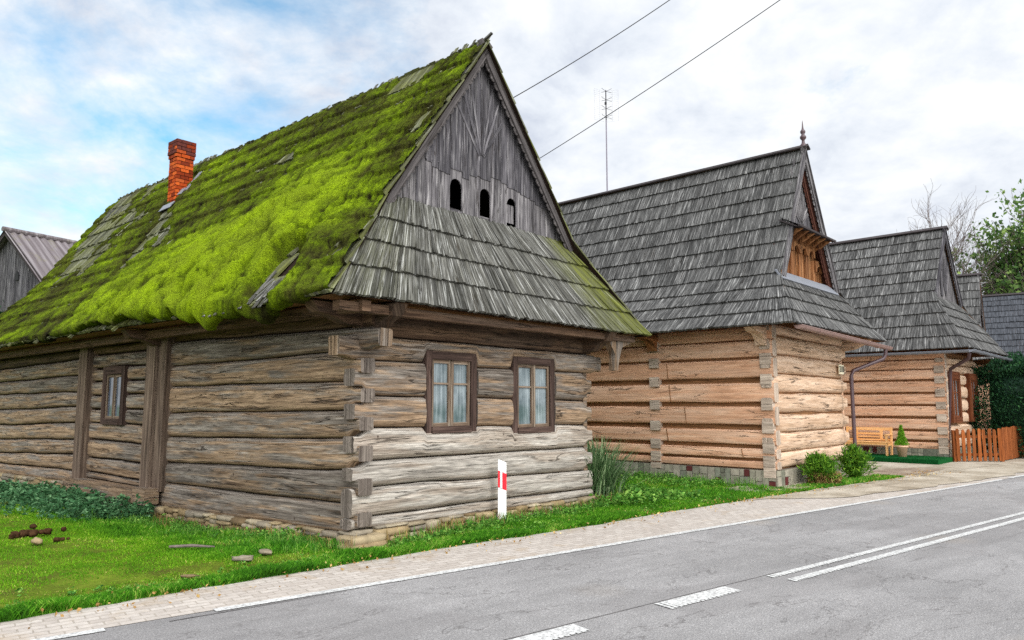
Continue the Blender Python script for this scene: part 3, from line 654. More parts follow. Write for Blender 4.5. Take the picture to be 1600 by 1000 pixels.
# --- moss blanket over the side slope
pl, BL, bj, lf, rt = LS1
def moss_height(a, b):
    lush = np.exp(-((a-4.6)/3.6)**2-((b-.9)/1.5)**2)
    lush = lush+.8*np.exp(-((a-2.6)/1.6)**2-((b-2.2)/1.4)**2)
    lush = np.clip(lush, 0, 1.05)
    cov = .42+.85*fbm(a*.6, b*.65, 0, 31, 4)+.5*lush+.12*sstep(0.6, 2.2, a)+.25*vnoise(a*3.1, b*2.1, 0, 33)
    cov = cov-.22*sstep(5.2, 6.1, b)+.25*sstep(2.4, .8, a)*sstep(2.2, 3.0, b)-.36*sstep(10.5, 13.5, a)*sstep(1.5, 3.5, b)-.30*sstep(1.0, .1, a-.30*b)*sstep(.0, .4, b)
    ch = sstep(.45, .12, np.abs(a-(9.6-.12*(4.0-b))))*sstep(4.3, 3.9, b)         # bare brown run-off streak below the chimney
    cov = cov-.55*ch
    cov = cov-2.6*np.exp(-((a-1.2-.2*(b-1))/.34)**2-((b-.7)/.7)**2)-1.6*np.exp(-((a-2.15)/.18)**2-((b-1.55)/.45)**2)
    wx = a+.22*fbm(a*1.7, b*1.7, 0, 41, 3); wy = b+.35*fbm(a*1.7, b*1.7, 0, 42, 3)
    dome = lambda s_, st, sd_: np.sqrt(np.clip(1-(worley(wx/s_, wy/(s_*st), sd_)/.85)**2, 0, 1))
    big = dome(.50, 1.8, 1); mid = dome(.20, 1.3, 2); sm = dome(.075, 1.15, 3)
    h = .004+lush**1.2*(.27*big+.03)+(.55+.5*lush)*.085*mid+.036*sm+.022*fbm(a*9, b*7, 0, 44, 3)
    # courses of shingle still telegraph through
    ph = ((b+.05*fbm(a*1.5, 1, 0, 47, 3))/.571) % 1.0; lw = 1-np.clip(lush*1.3, 0, .9); h = h+lw*(.050*(1-ph)-.022); cd = lw*(np.exp(-((ph-1)/.10)**2)+np.exp(-(ph/.05)**2))
    c = sstep(-.22, .25, cov)
    H = -.05+c*(h+.055)
    tn = .34+.44*fbm(a*.7, b*.9, 0, 51, 4)+.22*lush+.50*(mid-.6)+.32*(sm-.6)+.55*(big-.6)*np.clip(lush, 0, 1)-.30*(1-c)-.17*cd+.16*vnoise(a*2.6, b*5.5, 0, 63)
    tn = tn-.05*sstep(4.0, 5.6, b)-.06*sstep(9, 13, a)-.25*ch+.10*np.clip(vnoise(a*.8, b*2.2, 0, 61), 0, 1)
    return H, tn, lush, c
as_ = np.concatenate([np.arange(-.66, 6.5, .030), np.arange(6.5, 16.85, .045)]); bs_ = np.concatenate([np.linspace(-.26, 0, 9)[:-1], np.arange(0, BL-.05, .036)])
Am, Bm = np.meshgrid(as_, bs_, indexing='ij')
Hm, Tm, Lm, Cm = moss_height(Am, np.maximum(Bm, 0))
R_, Z_, nr, nz = pl(np.maximum(Bm, 0)); hh = Hm+sagL(Am, np.maximum(Bm, 0))
lb = lf(np.maximum(Bm, 0)); rb = rt(np.maximum(Bm, 0)); fL = 2.2
a_eff = Am+(lb-lf(0.))*np.clip(1-(Am-lf(0.))/fL, 0, 1)-(rt(0.)-rb)*np.clip(1-(rt(0.)-Am)/fL, 0, 1)
X = R_+nr*hh; Zm = Z_+nz*hh
ov = np.clip(-Bm/.26, 0, 1); lobe = np.sqrt(np.clip(1-(worley(Am/.5, Am*0+.5, 71)/.75)**2, 0, 1)); hang = (.04+.42*lobe*np.clip(.6+vnoise(Am*.9, 2), 0, 1.3))*np.clip(Lm*1.6, .12, 1)+.02*vnoise(Am*9, 5)
X = X+ov**3*.22; Zm = Zm-np.sin(ov*pi*.62)*hang
mb = MB(); PM = np.stack([X-.0, a_eff, Zm], -1)
grid(mb, PM)
moss = mb.build('moss_blanket', M['moss'], rf1, smooth=True, ptone=Tm.ravel())
# fuzz: short moss shoots on the thick parts
def fuzz(nf, size):
    a = rng.uniform(-.6, 13, nf); b = rng.uniform(0.0, 5.6, nf)
    H, T_, L_, C_ = moss_height(a, b); kk = (H > .01) & (rng.random(nf) < .35+.65*np.clip(L_+.2, 0, 1)); a, b, H, T_ = a[kk], b[kk], H[kk], T_[kk]; m = len(a)
    R, Z0, n1_, n2_ = pl(b); H = H+sagL(a, b); l_ = lf(b); r_ = rt(b); ae = a+(l_-lf(0.))*np.clip(1-(a-lf(0.))/fL, 0, 1)-(rt(0.)-r_)*np.clip(1-(rt(0.)-a)/fL, 0, 1)
    c = np.stack([R+n1_*H, ae, Z0+n2_*H], -1); nn = np.stack([n1_, 0*a, n2_], -1)
    d = rng.normal(0, 1, (m, 3)); d = d+nn*1.3; d /= np.linalg.norm(d, axis=1)[:, None]; s_ = np.cross(d, rng.normal(0, 1, (m, 3))); s_ /= np.linalg.norm(s_, axis=1)[:, None]
    sz = size*rng.uniform(.5, 1.5, m)[:, None]
    V = np.stack([c-s_*sz*.35-nn*.008, c+s_*sz*.35-nn*.008, c+d*sz], 1).reshape(-1, 3)
    mb = MB(); mb.add(V, np.arange(3*m).reshape(-1, 3), None, .5)
    o = mb.build('moss_shoots', M['moss'], rf1, ptone=np.repeat(T_+.10, 3)+np.tile([-.12, -.12, .16], m)); tag(o, kind='stuff')
fuzz(36000, .011)
# loose broken shakes round the hole near the corner
def roofpt(a, b, h):
    R, Z0, n1_, n2_ = pl(np.array(b)); h = h+float(sagL(np.array(a), np.array(b)))
    ae = a+(float(lf(b))-float(lf(0.)))*max(0, 1-(a-float(lf(0.)))/fL); return np.array([float(R+n1_*h), ae, float(Z0+n2_*h)])
for i in range(30):
    a = .55+i*.072+random.uniform(-.02, .02); b = random.uniform(-.17, .12); L = random.uniform(.35, .75); da = -.22*L+random.uniform(-.05, .05)
    mb = MB(); bar(mb, roofpt(a, b, .06+random.random()*.05), roofpt(a+da*-1.0, b+L, .03+random.random()*.04), .05, .014, up=(-.7, 0, .7), rnd=random.uniform(.2, .8), tone=random.random()**3*.5); mb.build('loose_shingle', M['shake_old'], rf1)
for a, b, L, w in ((1.9, 1.35, .4, .07), (2.02, 1.3, .45, .06), (2.1, 1.7, .35, .06), (.75, 1.35, .55, .05), (.62, .35, .9, .04), (5.3, .15, .4, .06), (8.4, .1, .4, .06), (3.0, 2.6, .2, .05)):
    mb = MB(); bar(mb, roofpt(a, b, .09), roofpt(a+.1, b+L, .05), w, .016, up=(-.7, 0, .7), rnd=random.uniform(.5, .9)); mb.build('loose_shingle', M['shake_old'], rf1)
# ragged ridge
mb = MB()
for i in range(230):
    v = .2+i*.0685+random.uniform(-.02, .02); hgt = random.uniform(.0, .11)+(.13 if (vnoise(v*1.6, 3) > .25 and random.random() < .6) else 0)
    zt = Q1['zri']+float(sagL(np.array(v), np.array(BL)))*.6
    p0 = np.array([2.735-.55, v-.03, zt-.83]); p1 = np.array([2.735+.03+hgt*.6, v+.03+random.uniform(-.03, .03)+hgt*.5, zt+.03+hgt])
    if random.random() < .85: bar(mb, p0+[-.02, 0, .05], p1, random.uniform(.05, .085), .016, up=(-.83, 0, .55), rnd=random.random(), tone=random.uniform(.0, .7))
p0 = np.array([2.7, .55, 8.14]); bar(mb, p0, p0+[.03, -.42, .19], .05, .03, rnd=.3)
mb.build('ridge_shingles', M['shake_old'], rf1)
# --- chimney (part of the roof)
def chimney():
    cu, cv, hw, hv = 1.98, 10.1, .215, .21; mb = MB(); z = 6.3; row = 0; ztop = 8.42
    while z < ztop:
        g = .0 if z < ztop-.42 else (.035 if z > ztop-.30 else .02)
        lu, lv = hw+g, hv+g; top = z > ztop-.36
        for side in range(4):
            L = 2*(lu if side % 2 == 0 else lv); n = 2; bl_ = L/n; offs = (row % 2)*bl_/2
            x = -L/2
            e_ = [-L/2]+[q for q in np.arange(-L/2+offs, L/2-.01, bl_) if q > -L/2+.02]+[L/2]
            for a, b in zip(e_[:-1], e_[1:]):
                c = (a+b)/2; w = b-a-.014; jj = random.uniform(-.005, .006); dk = 1.0 if (top and random.random() < .75) else (random.random()*.4 if z > ztop-.7 else (.35 if random.random() < .12 else 0))
                if top and random.random() < .06: continue
                P = {0: ((cu+c, cv-lv+.05-jj, z+.03), (w, .1, .078)), 2: ((cu+c, cv+lv-.05, z+.03), (w, .1, .078)), 1: ((cu-lu+.05-jj, cv+c, z+.03), (.1, w, .078)), 3: ((cu+lu-.05, cv+c, z+.03), (.1, w, .078))}[side]
                box(mb, P[0], P[1], rnd=random.random(), tone=dk)
        z += .092; row += 1
    ch = mb.build('chimney', M['brick'], rf1); mb = MB(); box(mb, (cu, cv, (6.45+ztop-.03)/2), (2*hw-.03, 2*hv-.03, ztop-6.45-.05), rnd=.2); 
    c2 = mb.build('chimney_mortar', M['dark_gap'], rf1)
    mb = MB()
    for (a, b, h) in ((9.55, 3.9, .10), (9.62, 4.2, .12)): pass
    n_ = np.array([-.83, 0, .56]); bar(mb, (1.84, 9.70, 7.02), (2.3, 9.70, 7.72), .14, .02, up=n_); bar(mb, (1.78, 9.72, 7.02), (1.9, 9.72, 7.2), .02, .2, up=(0, 1, 0)); bar(mb, (1.62, 10.3, 6.72), (1.62, 9.7, 6.74), .22, .015, up=n_)
    mb.build('chimney_flashing', M['gutter_grey'], rf1)
chimney()
# --- gable
def gable1():
    gw = sub('gable', h1); vg = .47; ca = 2.9
    zl = lambda u: 5.0+(8.12-5.0)*np.clip((u-.58)/(2.735-.58) if u < 2.735 else (5.27-u)/(5.27-2.735), 0, 1)
    mb = MB(); u = .62; holes = [(2.05, 2.33, 5.06, 5.63), (2.78, 3.05, 5.02, 5.62), (3.49, 3.75, 4.97, 5.60)]
    edges = [.62]
    while edges[-1] < 5.2: edges.append(edges[-1]+random.uniform(.12, .2))
    for h_ in holes: edges = [e for e in edges if not (h_[0]-.05 < e < h_[1]+.05)]+[h_[0], h_[1]]
    edges = sorted([e for e in edges if e < 5.22]+[5.22])
    lowm, upm = MB(), MB()
    for a, b in zip(edges[:-1], edges[1:]):
        r = random.random(); th = .024; off = random.uniform(-.004, .004); hl = [h_ for h_ in holes if abs(a-h_[0]) < 1e-6]
        zs = random.uniform(-.02, .03)+5.75-.12*(a-2.7)*0
        g = .004; a_, b_ = a+g, b-g
        def zig(c): return 5.72+.16*vnoise(c*2.2, 4)
        def put(m, poly, dv=0): prism(m, poly, (0, vg+off+dv, 0), (1, 0, 0), (0, 0, 1), -th if False else th, rnd=r)
        if hl:
            h0, h1_, zb, zt = hl[0]; cx_ = (h0+h1_)/2; rr = (h1_-h0)/2
            arc = [(cx_+rr*cos(t), zt-rr+rr*sin(t)) for t in np.linspace(0, pi, 9)]
            put(lowm, [(a_, zl(a_)-.02 if zl(a_) < 5.8 else 5.8)]+[(q, w_) for q, w_ in arc[::-1]]+[(b_, 5.8)]); put(upm, [(a_, 5.78), (b_, 5.78), (b_, zl(b_)), (a_, zl(a_))], -.012)
            put(lowm, [(a_, 4.78), (b_, 4.78), (b_, zb+.03), (a_, zb)])
        else:
            t1_, t2_ = zl(a_), zl(b_); jz = zig((a+b)/2)
            pts = [(a_, 4.76), (b_, 4.76)]
            if max(t1_, t2_) < jz+.1: put(lowm, pts+[(b_, t2_), (a_, t1_)])
            else:
                put(lowm, pts+[(b_, min(jz+.05, t2_)), (a_, min(jz+.05, t1_))])
                if min(t1_, t2_) > jz: put(upm, [(a_, jz), (b_, jz), (b_, t2_), (a_, t1_)] if abs((a-2.735)*(b-2.735)) > 0 and (a-2.735)*(b-2.735) > 0 else [(a_, jz), (b_, jz), (b_, t2_), (2.735, 8.12), (a_, t1_)], -.012)
    lowm.build('lower_boards', M['board_pale'], gw); upm.build('upper_boards', M['board_grey'], gw)
    mb = MB()
    for e in edges[2:-2]:
        if any(h_[0]-.01 < e < h_[1]+.01 for h_ in holes) or random.random() < .45: continue
        mb = MB(); bar(mb, (e, vg-.03, 4.8 if random.random() < .3 else 5.8), (e, vg-.03, zl(e)-.05), .02, .035, up=(1, 0, 0)); mb.build('batten', M['board_grey'], gw)
    c0 = np.array([2.80, vg-.035, 6.05])
    for ang, L in ((0, 1.85), (13, 1.75), (-12, 1.75), (24, 1.5), (-22, 1.45), (37, 1.1), (-34, 1.05)):
        a = radians(ang); mb = MB(); bar(mb, c0+[-sin(a)*.1, 0, cos(a)*.15], c0+[-sin(a)*L*.9, 0, cos(a)*L], .022, .045, up=(1, 0, 0)); mb.build('batten', M['board_grey'], gw)
    # board filling most of the third opening, planks at the foot of the others
    for c_, z_ in (((3.62, vg+.05, 5.32), (.28, .02, .34)), ((3.60, vg+.0, 5.03), (.42, .03, .09)), ((2.18, vg+.03, 5.07), (.3, .03, .1)), ((2.93, vg+.03, 5.06), (.28, .03, .13)), ((3.9, vg-.03, 4.98), (.07, .03, .2))):
        mb = MB(); box(mb, c_, z_); mb.build('hatch_board', M['board_pale'], gw)
    # bargeboards with a scalloped edge
    for sgn, b0 in ((1, .58), (-1, 5.27)):
        A = np.array([b0-sgn*.06, .30, 4.96]); Bp = np.array([2.735, .30, 8.20]); d = (Bp-A)/np.linalg.norm(Bp-A); nrm = np.array([d[2]*sgn, 0, -d[0]*sgn])
        mb = MB(); bar(mb, A+nrm*.10-d*.05, Bp+nrm*.09+d*.10, .032, .15, up=nrm, rnd=.5)
        bar(mb, A+nrm*.02+[0, .06, 0]-d*.2, Bp+nrm*.02+[0, .06, 0]+d*.03, .16, .03, up=nrm, rnd=.3)
        o = mb.build('bargeboard', M['barge'], gw)
        mb = MB(); L = np.linalg.norm(Bp-A); n = 24
        for i in range(n):
            c = A+nrm*.16+d*(L*(i+.7)/n); r = L/n*.52
            pts = [(r*cos(t), r*.75*sin(t)) for t in np.linspace(0, pi, 7)]
            prism(mb, pts if sgn > 0 else pts, c+[0, .012, 0], d, nrm, .02*sgn, rnd=.4)
        mb.build('scalloped_trim', M['barge'], o)
gable1()
# --- log walls
GL = [3.15, 2.82, 2.466, 1.964, 1.536, 1.077, .733, .34, .17]; GR = [3.20, 2.82, 2.441, 1.924, 1.459, 1.047, .609, .268, .12]
LN = [3.24, 2.924, 2.593, 2.174, 1.778, 1.386, .946, .503, .12]; LFz = [3.216, 3.005, 2.551, 2.175, 1.683, 1.233, .788, .418, -.03]
mb = MB(); box(mb, (U1/2, .16, 1.7), (U1-.1, .1, 3.1)); gwall = mb.build('front_wall', M['dark_gap'], h1)
mb = MB(swap); box(mb, (8.3, .16, 1.5), (16.2, .1, 3.5)); swall = mb.build('side_wall', M['dark_gap'], h1)
mb = MB(swap); box(mb, (8.3, U1-.06, 1.5), (16.4, .12, 3.5)); mb.build('side_wall', M['log_grey'], h1)
mb = MB(); box(mb, (U1/2, 16.3, 1.5), (U1-.1, .12, 3.5)); mb.build('rear_wall', M['log_grey'], h1)
mb = MB(); mb.add([[-.9, -.5, 3.235], [6.5, -.5, 3.235], [6.5, 16.7, 3.235], [-.9, 16.7, 3.235]], [[0, 1, 2, 3]], np.array([[[0, 0], [0, 7], [17, 7], [17, 0]]])); mb.build('eaves_boarding', M['gap_brown'], h1)
wins = [(1.17, 2.27, 1.42, 2.67), (3.17, 4.33, 1.36, 2.68)]
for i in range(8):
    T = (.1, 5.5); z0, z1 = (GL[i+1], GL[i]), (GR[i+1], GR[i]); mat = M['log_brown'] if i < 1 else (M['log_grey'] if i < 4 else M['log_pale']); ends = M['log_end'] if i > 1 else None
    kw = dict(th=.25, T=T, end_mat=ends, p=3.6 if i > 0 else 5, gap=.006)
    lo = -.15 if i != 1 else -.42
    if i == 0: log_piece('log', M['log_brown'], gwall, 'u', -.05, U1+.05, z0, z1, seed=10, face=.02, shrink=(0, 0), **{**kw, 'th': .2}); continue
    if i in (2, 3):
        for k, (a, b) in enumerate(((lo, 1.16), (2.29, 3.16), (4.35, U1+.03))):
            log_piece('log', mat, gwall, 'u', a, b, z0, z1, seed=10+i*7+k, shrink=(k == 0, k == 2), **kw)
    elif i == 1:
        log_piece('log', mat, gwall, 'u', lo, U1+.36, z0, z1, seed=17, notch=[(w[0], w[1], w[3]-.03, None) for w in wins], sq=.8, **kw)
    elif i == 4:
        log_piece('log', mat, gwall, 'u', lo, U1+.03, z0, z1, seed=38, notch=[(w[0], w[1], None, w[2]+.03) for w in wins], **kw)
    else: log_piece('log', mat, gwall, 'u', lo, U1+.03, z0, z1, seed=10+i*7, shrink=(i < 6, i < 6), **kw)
for w in wins:
    mb = MB(); box(mb, ((w[0]+w[1])/2, .17, (w[2]+w[3])/2), (w[1]-w[0]+.5, .12, w[3]-w[2]+.3)); 
    o = window(gwall, 'u', *w, casing=.125, D0=.02)
    o.parent = h1
    mb = MB(); box(mb, ((w[0]+w[1])/2, .20, (w[2]+w[3])/2), (w[1]-w[0]-.1, .08, w[3]-w[2]-.1)); mb.build('window_backing', M['dark_gap'], o)
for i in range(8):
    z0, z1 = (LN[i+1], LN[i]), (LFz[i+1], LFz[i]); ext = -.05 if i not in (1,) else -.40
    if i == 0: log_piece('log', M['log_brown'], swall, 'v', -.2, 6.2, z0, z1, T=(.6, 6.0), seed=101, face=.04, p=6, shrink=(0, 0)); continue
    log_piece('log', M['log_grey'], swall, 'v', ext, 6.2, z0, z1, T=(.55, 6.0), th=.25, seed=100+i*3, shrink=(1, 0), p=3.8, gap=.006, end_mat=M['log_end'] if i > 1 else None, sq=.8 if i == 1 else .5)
swall.location = (-.10, 0, 0)
# --- posts and the bays beyond
def post(v0, v1, zb, zt, D, mat, name='wall_post'):
    mb = MB(); box(mb, ((D[0]+D[1])/2, (v0+v1)/2, (zb+zt)/2), (D[1]-D[0], v1-v0, zt-zb)); return mb.build(name, mat, swall)
post(5.88, 6.24, .30, 3.2, (-.16, .1), M['post_wood']); post(5.56, 5.86, .28, 3.2, (-.10, .1), M['post_wood']); post(9.25, 9.68, .28, 3.2, (-.13, .1), M['post_wood'])
mb = MB(); box(mb, (-.14, 7.9, .17), (.3, 3.6, .24)); box(mb, (-.20, 5.86, .20), (.26, .5, .28)); mb.build('sill_beam', M['log_grey'], swall)
BZ = [3.1, 2.9, 2.62, 2.33, 2.05, 1.75, 1.46, 1.10, .72, .42, .27]
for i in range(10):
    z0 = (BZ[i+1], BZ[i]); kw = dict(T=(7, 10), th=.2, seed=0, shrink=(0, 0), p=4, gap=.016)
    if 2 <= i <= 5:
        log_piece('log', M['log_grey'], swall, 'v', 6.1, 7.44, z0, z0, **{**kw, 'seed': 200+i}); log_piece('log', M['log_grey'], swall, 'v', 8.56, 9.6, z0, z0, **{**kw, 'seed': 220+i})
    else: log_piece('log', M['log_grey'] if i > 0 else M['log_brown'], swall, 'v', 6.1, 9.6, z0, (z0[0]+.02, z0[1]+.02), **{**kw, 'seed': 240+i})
w2 = window(swall, 'v', 7.46, 8.54, 1.44, 2.63, casing=.15, D0=-.05, rows=(), glass=M['glass_dark']); mb = MB(swap); box(mb, (8.0, .16, 2.05), (.9, .08, 1.05)); mb.build('window_backing', M['dark_gap'], w2)
CN = [3.1, 2.87, 2.507, 2.14, 1.79, 1.447, 1.077, .739, .39, .12]; CF = [3.1, 2.80, 2.449, 2.113, 1.71, 1.278, .919, .546, .28, .0]
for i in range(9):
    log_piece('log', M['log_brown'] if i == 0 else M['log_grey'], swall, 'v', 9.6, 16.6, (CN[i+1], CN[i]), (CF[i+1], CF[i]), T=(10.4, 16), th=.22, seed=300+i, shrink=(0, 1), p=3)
# --- stepped brackets, purlin, eaves beams
mb = MB(); bar(mb, (-.8, -.42, 3.10), (6.3, -.42, 3.13), .14, .12); mb.build('eaves_beam', M['log_brown'], h1)
mb = MB(); bar(mb, (-.42, -.55, 3.12), (-.42, 16.6, 3.10), .14, .14); mb.build('eaves_beam', M['log_brown'], h1)
for u0 in (.12, 5.34):
    mb = MB(); prism(mb, [(-.62, 3.2), (.1, 3.2), (.1, 2.84), (-.2, 2.86), (-.34, 2.98), (-.5, 3.04)], (u0-.11, 0, 0), (0, 1, 0), (0, 0, 1), .22, grain='x'); mb.build('bracket', M['log_brown'], h1)
for v0 in (.12, 5.9):
    mb = MB(); prism(mb, [(-.85, 3.2), (.1, 3.2), (.1, 2.92), (-.3, 2.94), (-.5, 3.02), (-.75, 3.06)], (0, v0+.11, 0), (1, 0, 0), (0, 0, 1), .22, grain='x'); mb.build('bracket', M['log_brown'], h1)
mb = MB(); prism(mb, [(5.4, 3.18), (6.3, 3.2), (6.2, 3.05), (5.9, 2.95), (5.8, 2.72), (5.74, 2.5), (5.62, 2.5), (5.66, 2.8), (5.5, 3.0)], (0, -.30, 0), (1, 0, 0), (0, 0, 1), .14); mb.build('bracket', M['log_grey'], h1)
# --- rubble footing
def footing():
    mb = MB()
    def run(axis, t0, t1, zt0, zt1, zb, D, big=1.0):
        t = t0
        while t < t1:
            w = (t-t0)/(t1-t0); zt = zt0+(zt1-zt0)*w; z = zb; L = random.uniform(.16, .45)*big
            while z < zt-.02:
                h = min(random.uniform(.05, .13)*big, max(zt-z, .04)); c = (t+L/2+random.uniform(-.05, .05), D+random.uniform(-.03, .03), z+h/2)
                V = c if axis == 'u' else (c[1], c[0], c[2]); s_ = (L*1.05, .22, h*1.06) if axis == 'u' else (.22, L*1.05, h*1.06)
                rounded(mb, V, s_, random.random()*90, p=4.5, amp=.14, n=5); z += h
            t += L*.98
    run('u', -.1, U1+.05, .19, .13, -.15, .02); run('v', -.1, 6.4, .14, .0, -.35, -.09); run('v', 6.4, 10.2, .1, .16, -.35, -.16, 1.4); run('v', 10.2, 16.5, .14, .04, -.35, -.10, 1.2)
    rounded(mb, (.0, -.03, .07), (.62, .42, .12), 3, .55, 5, .08, 7); rounded(mb, (-.05, -.06, -.04), (.72, .5, .18), 5, .3, 5, .1, 7)
    mb.build('stone_footing', M['rubble'], h1, smooth=True)
footing()

# ================================================================== generic newer log house
def log_walls(h, U, V_, LZ, FZ, mL, mF, seed, cross=None, joints=(), gapL=.055, top=3.6, pF=2.8, zbase=.37, step=.12):
    mb = MB(swap); box(mb, (V_/2, .15, (zbase+top)/2), (V_-.2, .1, top-zbase)); sw = mb.build('side_wall', M['gap_brown'], h)
    mb = MB(); box(mb, (U/2, .15, (zbase+top)/2), (U-.2, .1, top-zbase)); fw = mb.build('front_wall', M['gap_brown'], h)
    mb = MB(swap); box(mb, (V_/2, U-.1, (zbase+top)/2), (V_-.2, .2, top-zbase)); mb.build('side_wall', mL, h)
    mb = MB(); box(mb, (U/2, V_-.1, (zbase+top)/2), (U-.2, .2, top-zbase)); mb.build('rear_wall', mL, h)
    for i, (b, t) in enumerate(LZ):
        log_piece('log', mL, sw, 'v', -.04, V_, (b, t), (b, t), th=.24, seed=seed+i, p=7, gap=.0, amp=.6, end_mat=M['log_end_new'], sq=.9, shrink=(0, 0), step=step)
        if cross and i < len(LZ)-0:
            zc = LZ[i][0]-gapL; 
            for cv in cross:
                mb = MB(); hgt = .24 if i < len(LZ)-1 else .14; box(mb, (.10, cv, zc+.0), (.30, .27, hgt)); 
                mb.build('cross_log_end', M['log_end_new'], sw)
        for (jv, ji) in joints:
            if ji == i: mb = MB(); bar(mb, (-.004, jv, b+.02), (-.004, jv+.04, t-.02), .018, .014, up=(0, 1, 0)); mb.build('log_joint', M['gap_brown'], sw)
    for i, (b, t) in enumerate(FZ):
        log_piece('log', mF, fw, 'u', -.03, U+.03, (b, t), (b, t), th=.26, seed=seed+40+i, p=pF, gap=.008, amp=1.3, end_mat=M['log_end_new'], sq=.55, step=step)
    return sw, fw
def plinth(h, axis, t0, t1, z1, D, seed, mortar=True):
    r = np.random.default_rng(seed); xf = swap if axis == 'v' else None; mb = MB(xf); box(mb, ((t0+t1)/2, D+.10, z1/2-.1), (t1-t0, .18, z1+.2)); o = mb.build('plinth', M['mortar'], h)
    mb = MB(xf); t = t0
    def cell(a, b, c, d):
        if b-a > .5 or (b-a > .24 and r.random() < .75): m = a+(b-a)*r.uniform(.4, .6); cell(a, m, c, d); cell(m, b, c, d); return
        if d-c > .26 and r.random() < .55: m = c+(d-c)*r.uniform(.3, .7); cell(a, b, c, m); cell(a, b, m, d); return
        box(mb, ((a+b)/2, D+.0+r.uniform(-.006, .006), (c+d)/2), (b-a-.014, .03, d-c-.014), rnd=1.0 if r.random() < .14 else r.random()*.82)
    cell(t0, (t0+t1)/2, .0, z1); cell((t0+t1)/2, t1, .0, z1); mb.build('stone_facing', M['plinth'], o)
def verge_boards(gw, q, v, mat, w=.18):
    for sgn, b0 in ((1, q['bl']), (-1, q['br'])):
        A = np.array([b0-sgn*.04, v, q['zg']-.05]); Bp = np.array([q['uri'], v, q['zri']]); d = (Bp-A)/np.linalg.norm(Bp-A); nrm = np.array([d[2]*sgn, 0, -d[0]*sgn])
        mb = MB(); bar(mb, A+nrm*w*.6, Bp+nrm*w*.6+d*.06, .035, w, up=nrm, rnd=.5); bar(mb, A+nrm*.01+[0, .05, 0], Bp+nrm*.01+[0, .05, 0], .2, .03, up=nrm, rnd=.3); o = mb.build('bargeboard', mat, gw)
        mb = MB(); L = np.linalg.norm(Bp-A); n = 26
        for i in range(n):
            c = A+nrm*w*1.05+d*(L*(i+.7)/n); r = L/n*.5; prism(mb, [(r*cos(t), r*.8*sin(t)) for t in np.linspace(0, pi, 6)], c+[0, .012, 0], d, nrm, .02*sgn, rnd=.6)
        mb.build('scalloped_trim', mat, o)
def simple_gable(h, q, v, mat, rear=True):
    gw = sub('gable', h)
    for vv in ((v, q['gf']-.1) if rear else (v,)):
        mb = MB(); n = 22; e = np.linspace(q['bl']+.05, q['br']-.05, n+1)
        zl = lambda u: q['zg']+(q['zri']-.06-q['zg'])*max(0, min(1, (u-q['bl'])/(q['uri']-q['bl']) if u < q['uri'] else (q['br']-u)/(q['br']-q['uri'])))
        for a, b in zip(e[:-1], e[1:]):
            pts = [(a+.003, q['zg']-.25), (b-.003, q['zg']-.25), (b-.003, zl(b))]+([(q['uri'], zl(q['uri']))] if a < q['uri'] < b else [])+[(a+.003, zl(a))]
            prism(mb, pts, (0, vv, 0), (1, 0, 0), (0, 0, 1), .025)
        mb.build('gable_boards', mat, gw)
    return gw
def ridge_cap(rf, q, mat):
    mb = MB(); bar(mb, (q['uri']-.07, q['vg']-.2, q['zri']+.02), (q['uri']-.07, q['gf']+.2, q.get('zrf', q['zri'])+.02), .2, .035, up=(-.5, 0, .86)); bar(mb, (q['uri']+.07, q['vg']-.2, q['zri']+.02), (q['uri']+.07, q['gf']+.2, q.get('zrf', q['zri'])+.02), .2, .035, up=(.5, 0, .86)); mb.build('ridge_board', mat, rf)

# ================================================================== second house
h2 = thing('log_house', 'salmon brown log house with number plate, stone plinth and turned finial on its roof', 'house', H2[0]+(0,), H2[1])
Q2 = dict(ul=-.75, ur=5.74, ve=-.83, ze=3.60, uri=2.5, vg=.05, zri=8.52, zg=4.96, bl=.76, br=4.47, wf=12.6, gf=11.7)
s2 = lambda a, b: .012*fbm(a*.6, b*.5, 0, 77, 2)+.0*a
rf2, LS2, RS2 = roof(h2, Q2, M['shake'], .50, .085, 200, {'left': s2, 'front': s2}, None, fan=1.4, verge=.05, jit=.004, thick=.052)
ridge_cap(rf2, Q2, M['ridge_cap'])
L2 = [(3.36, 3.66), (2.95, 3.33), (2.475, 2.90), (1.90, 2.35), (1.38, 1.80), (.93, 1.27), (.62, .845), (.39, .56)]
F2 = [(3.46, 3.72), (3.02, 3.455), (2.57, 3.01), (2.135, 2.56), (1.66, 2.12), (1.21, 1.63), (.765, 1.20), (.38, .755)]
U2 = 4.95
sw2, fw2 = log_walls(h2, U2, 11.6, L2, F2, M['log_salmon'], M['log_cream'], 400, cross=(3.07,), joints=((2.68, 2), (2.62, 3), (2.2, 4), (2.72, 5), (.75, 6)))
plinth(h2, 'v', .0, 11.5, .37, -.02, 3); plinth(h2, 'u', .0, U2, .37, -.02, 4)
for i, (b, t) in enumerate(L2[1:]): mb = MB(); box(mb, (.03, .13, b-.055), (.15, .26, .25)); mb.build('corner_joint', M['log_end_new'], fw2)
for v0 in (.2, 3.07):
    mb = MB(); prism(mb, [(-.7, 3.6), (.1, 3.62), (.1, 3.2), (-.12, 3.2), (-.16, 3.34), (-.3, 3.46), (-.55, 3.5)], (0, v0+.12, 0), (1, 0, 0), (0, 0, 1), .24, grain='x'); mb.build('bracket', M['orange_wood'] if v0 > 1 else M['log_cream'], h2)
mb = MB(); prism(mb, [(-.75, 3.6), (.1, 3.6), (.1, 3.3), (-.3, 3.36), (-.6, 3.5)], (U2-.2, 0, 0), (0, 1, 0), (0, 0, 1), .22, grain='x'); mb.build('bracket', M['log_cream'], h2)
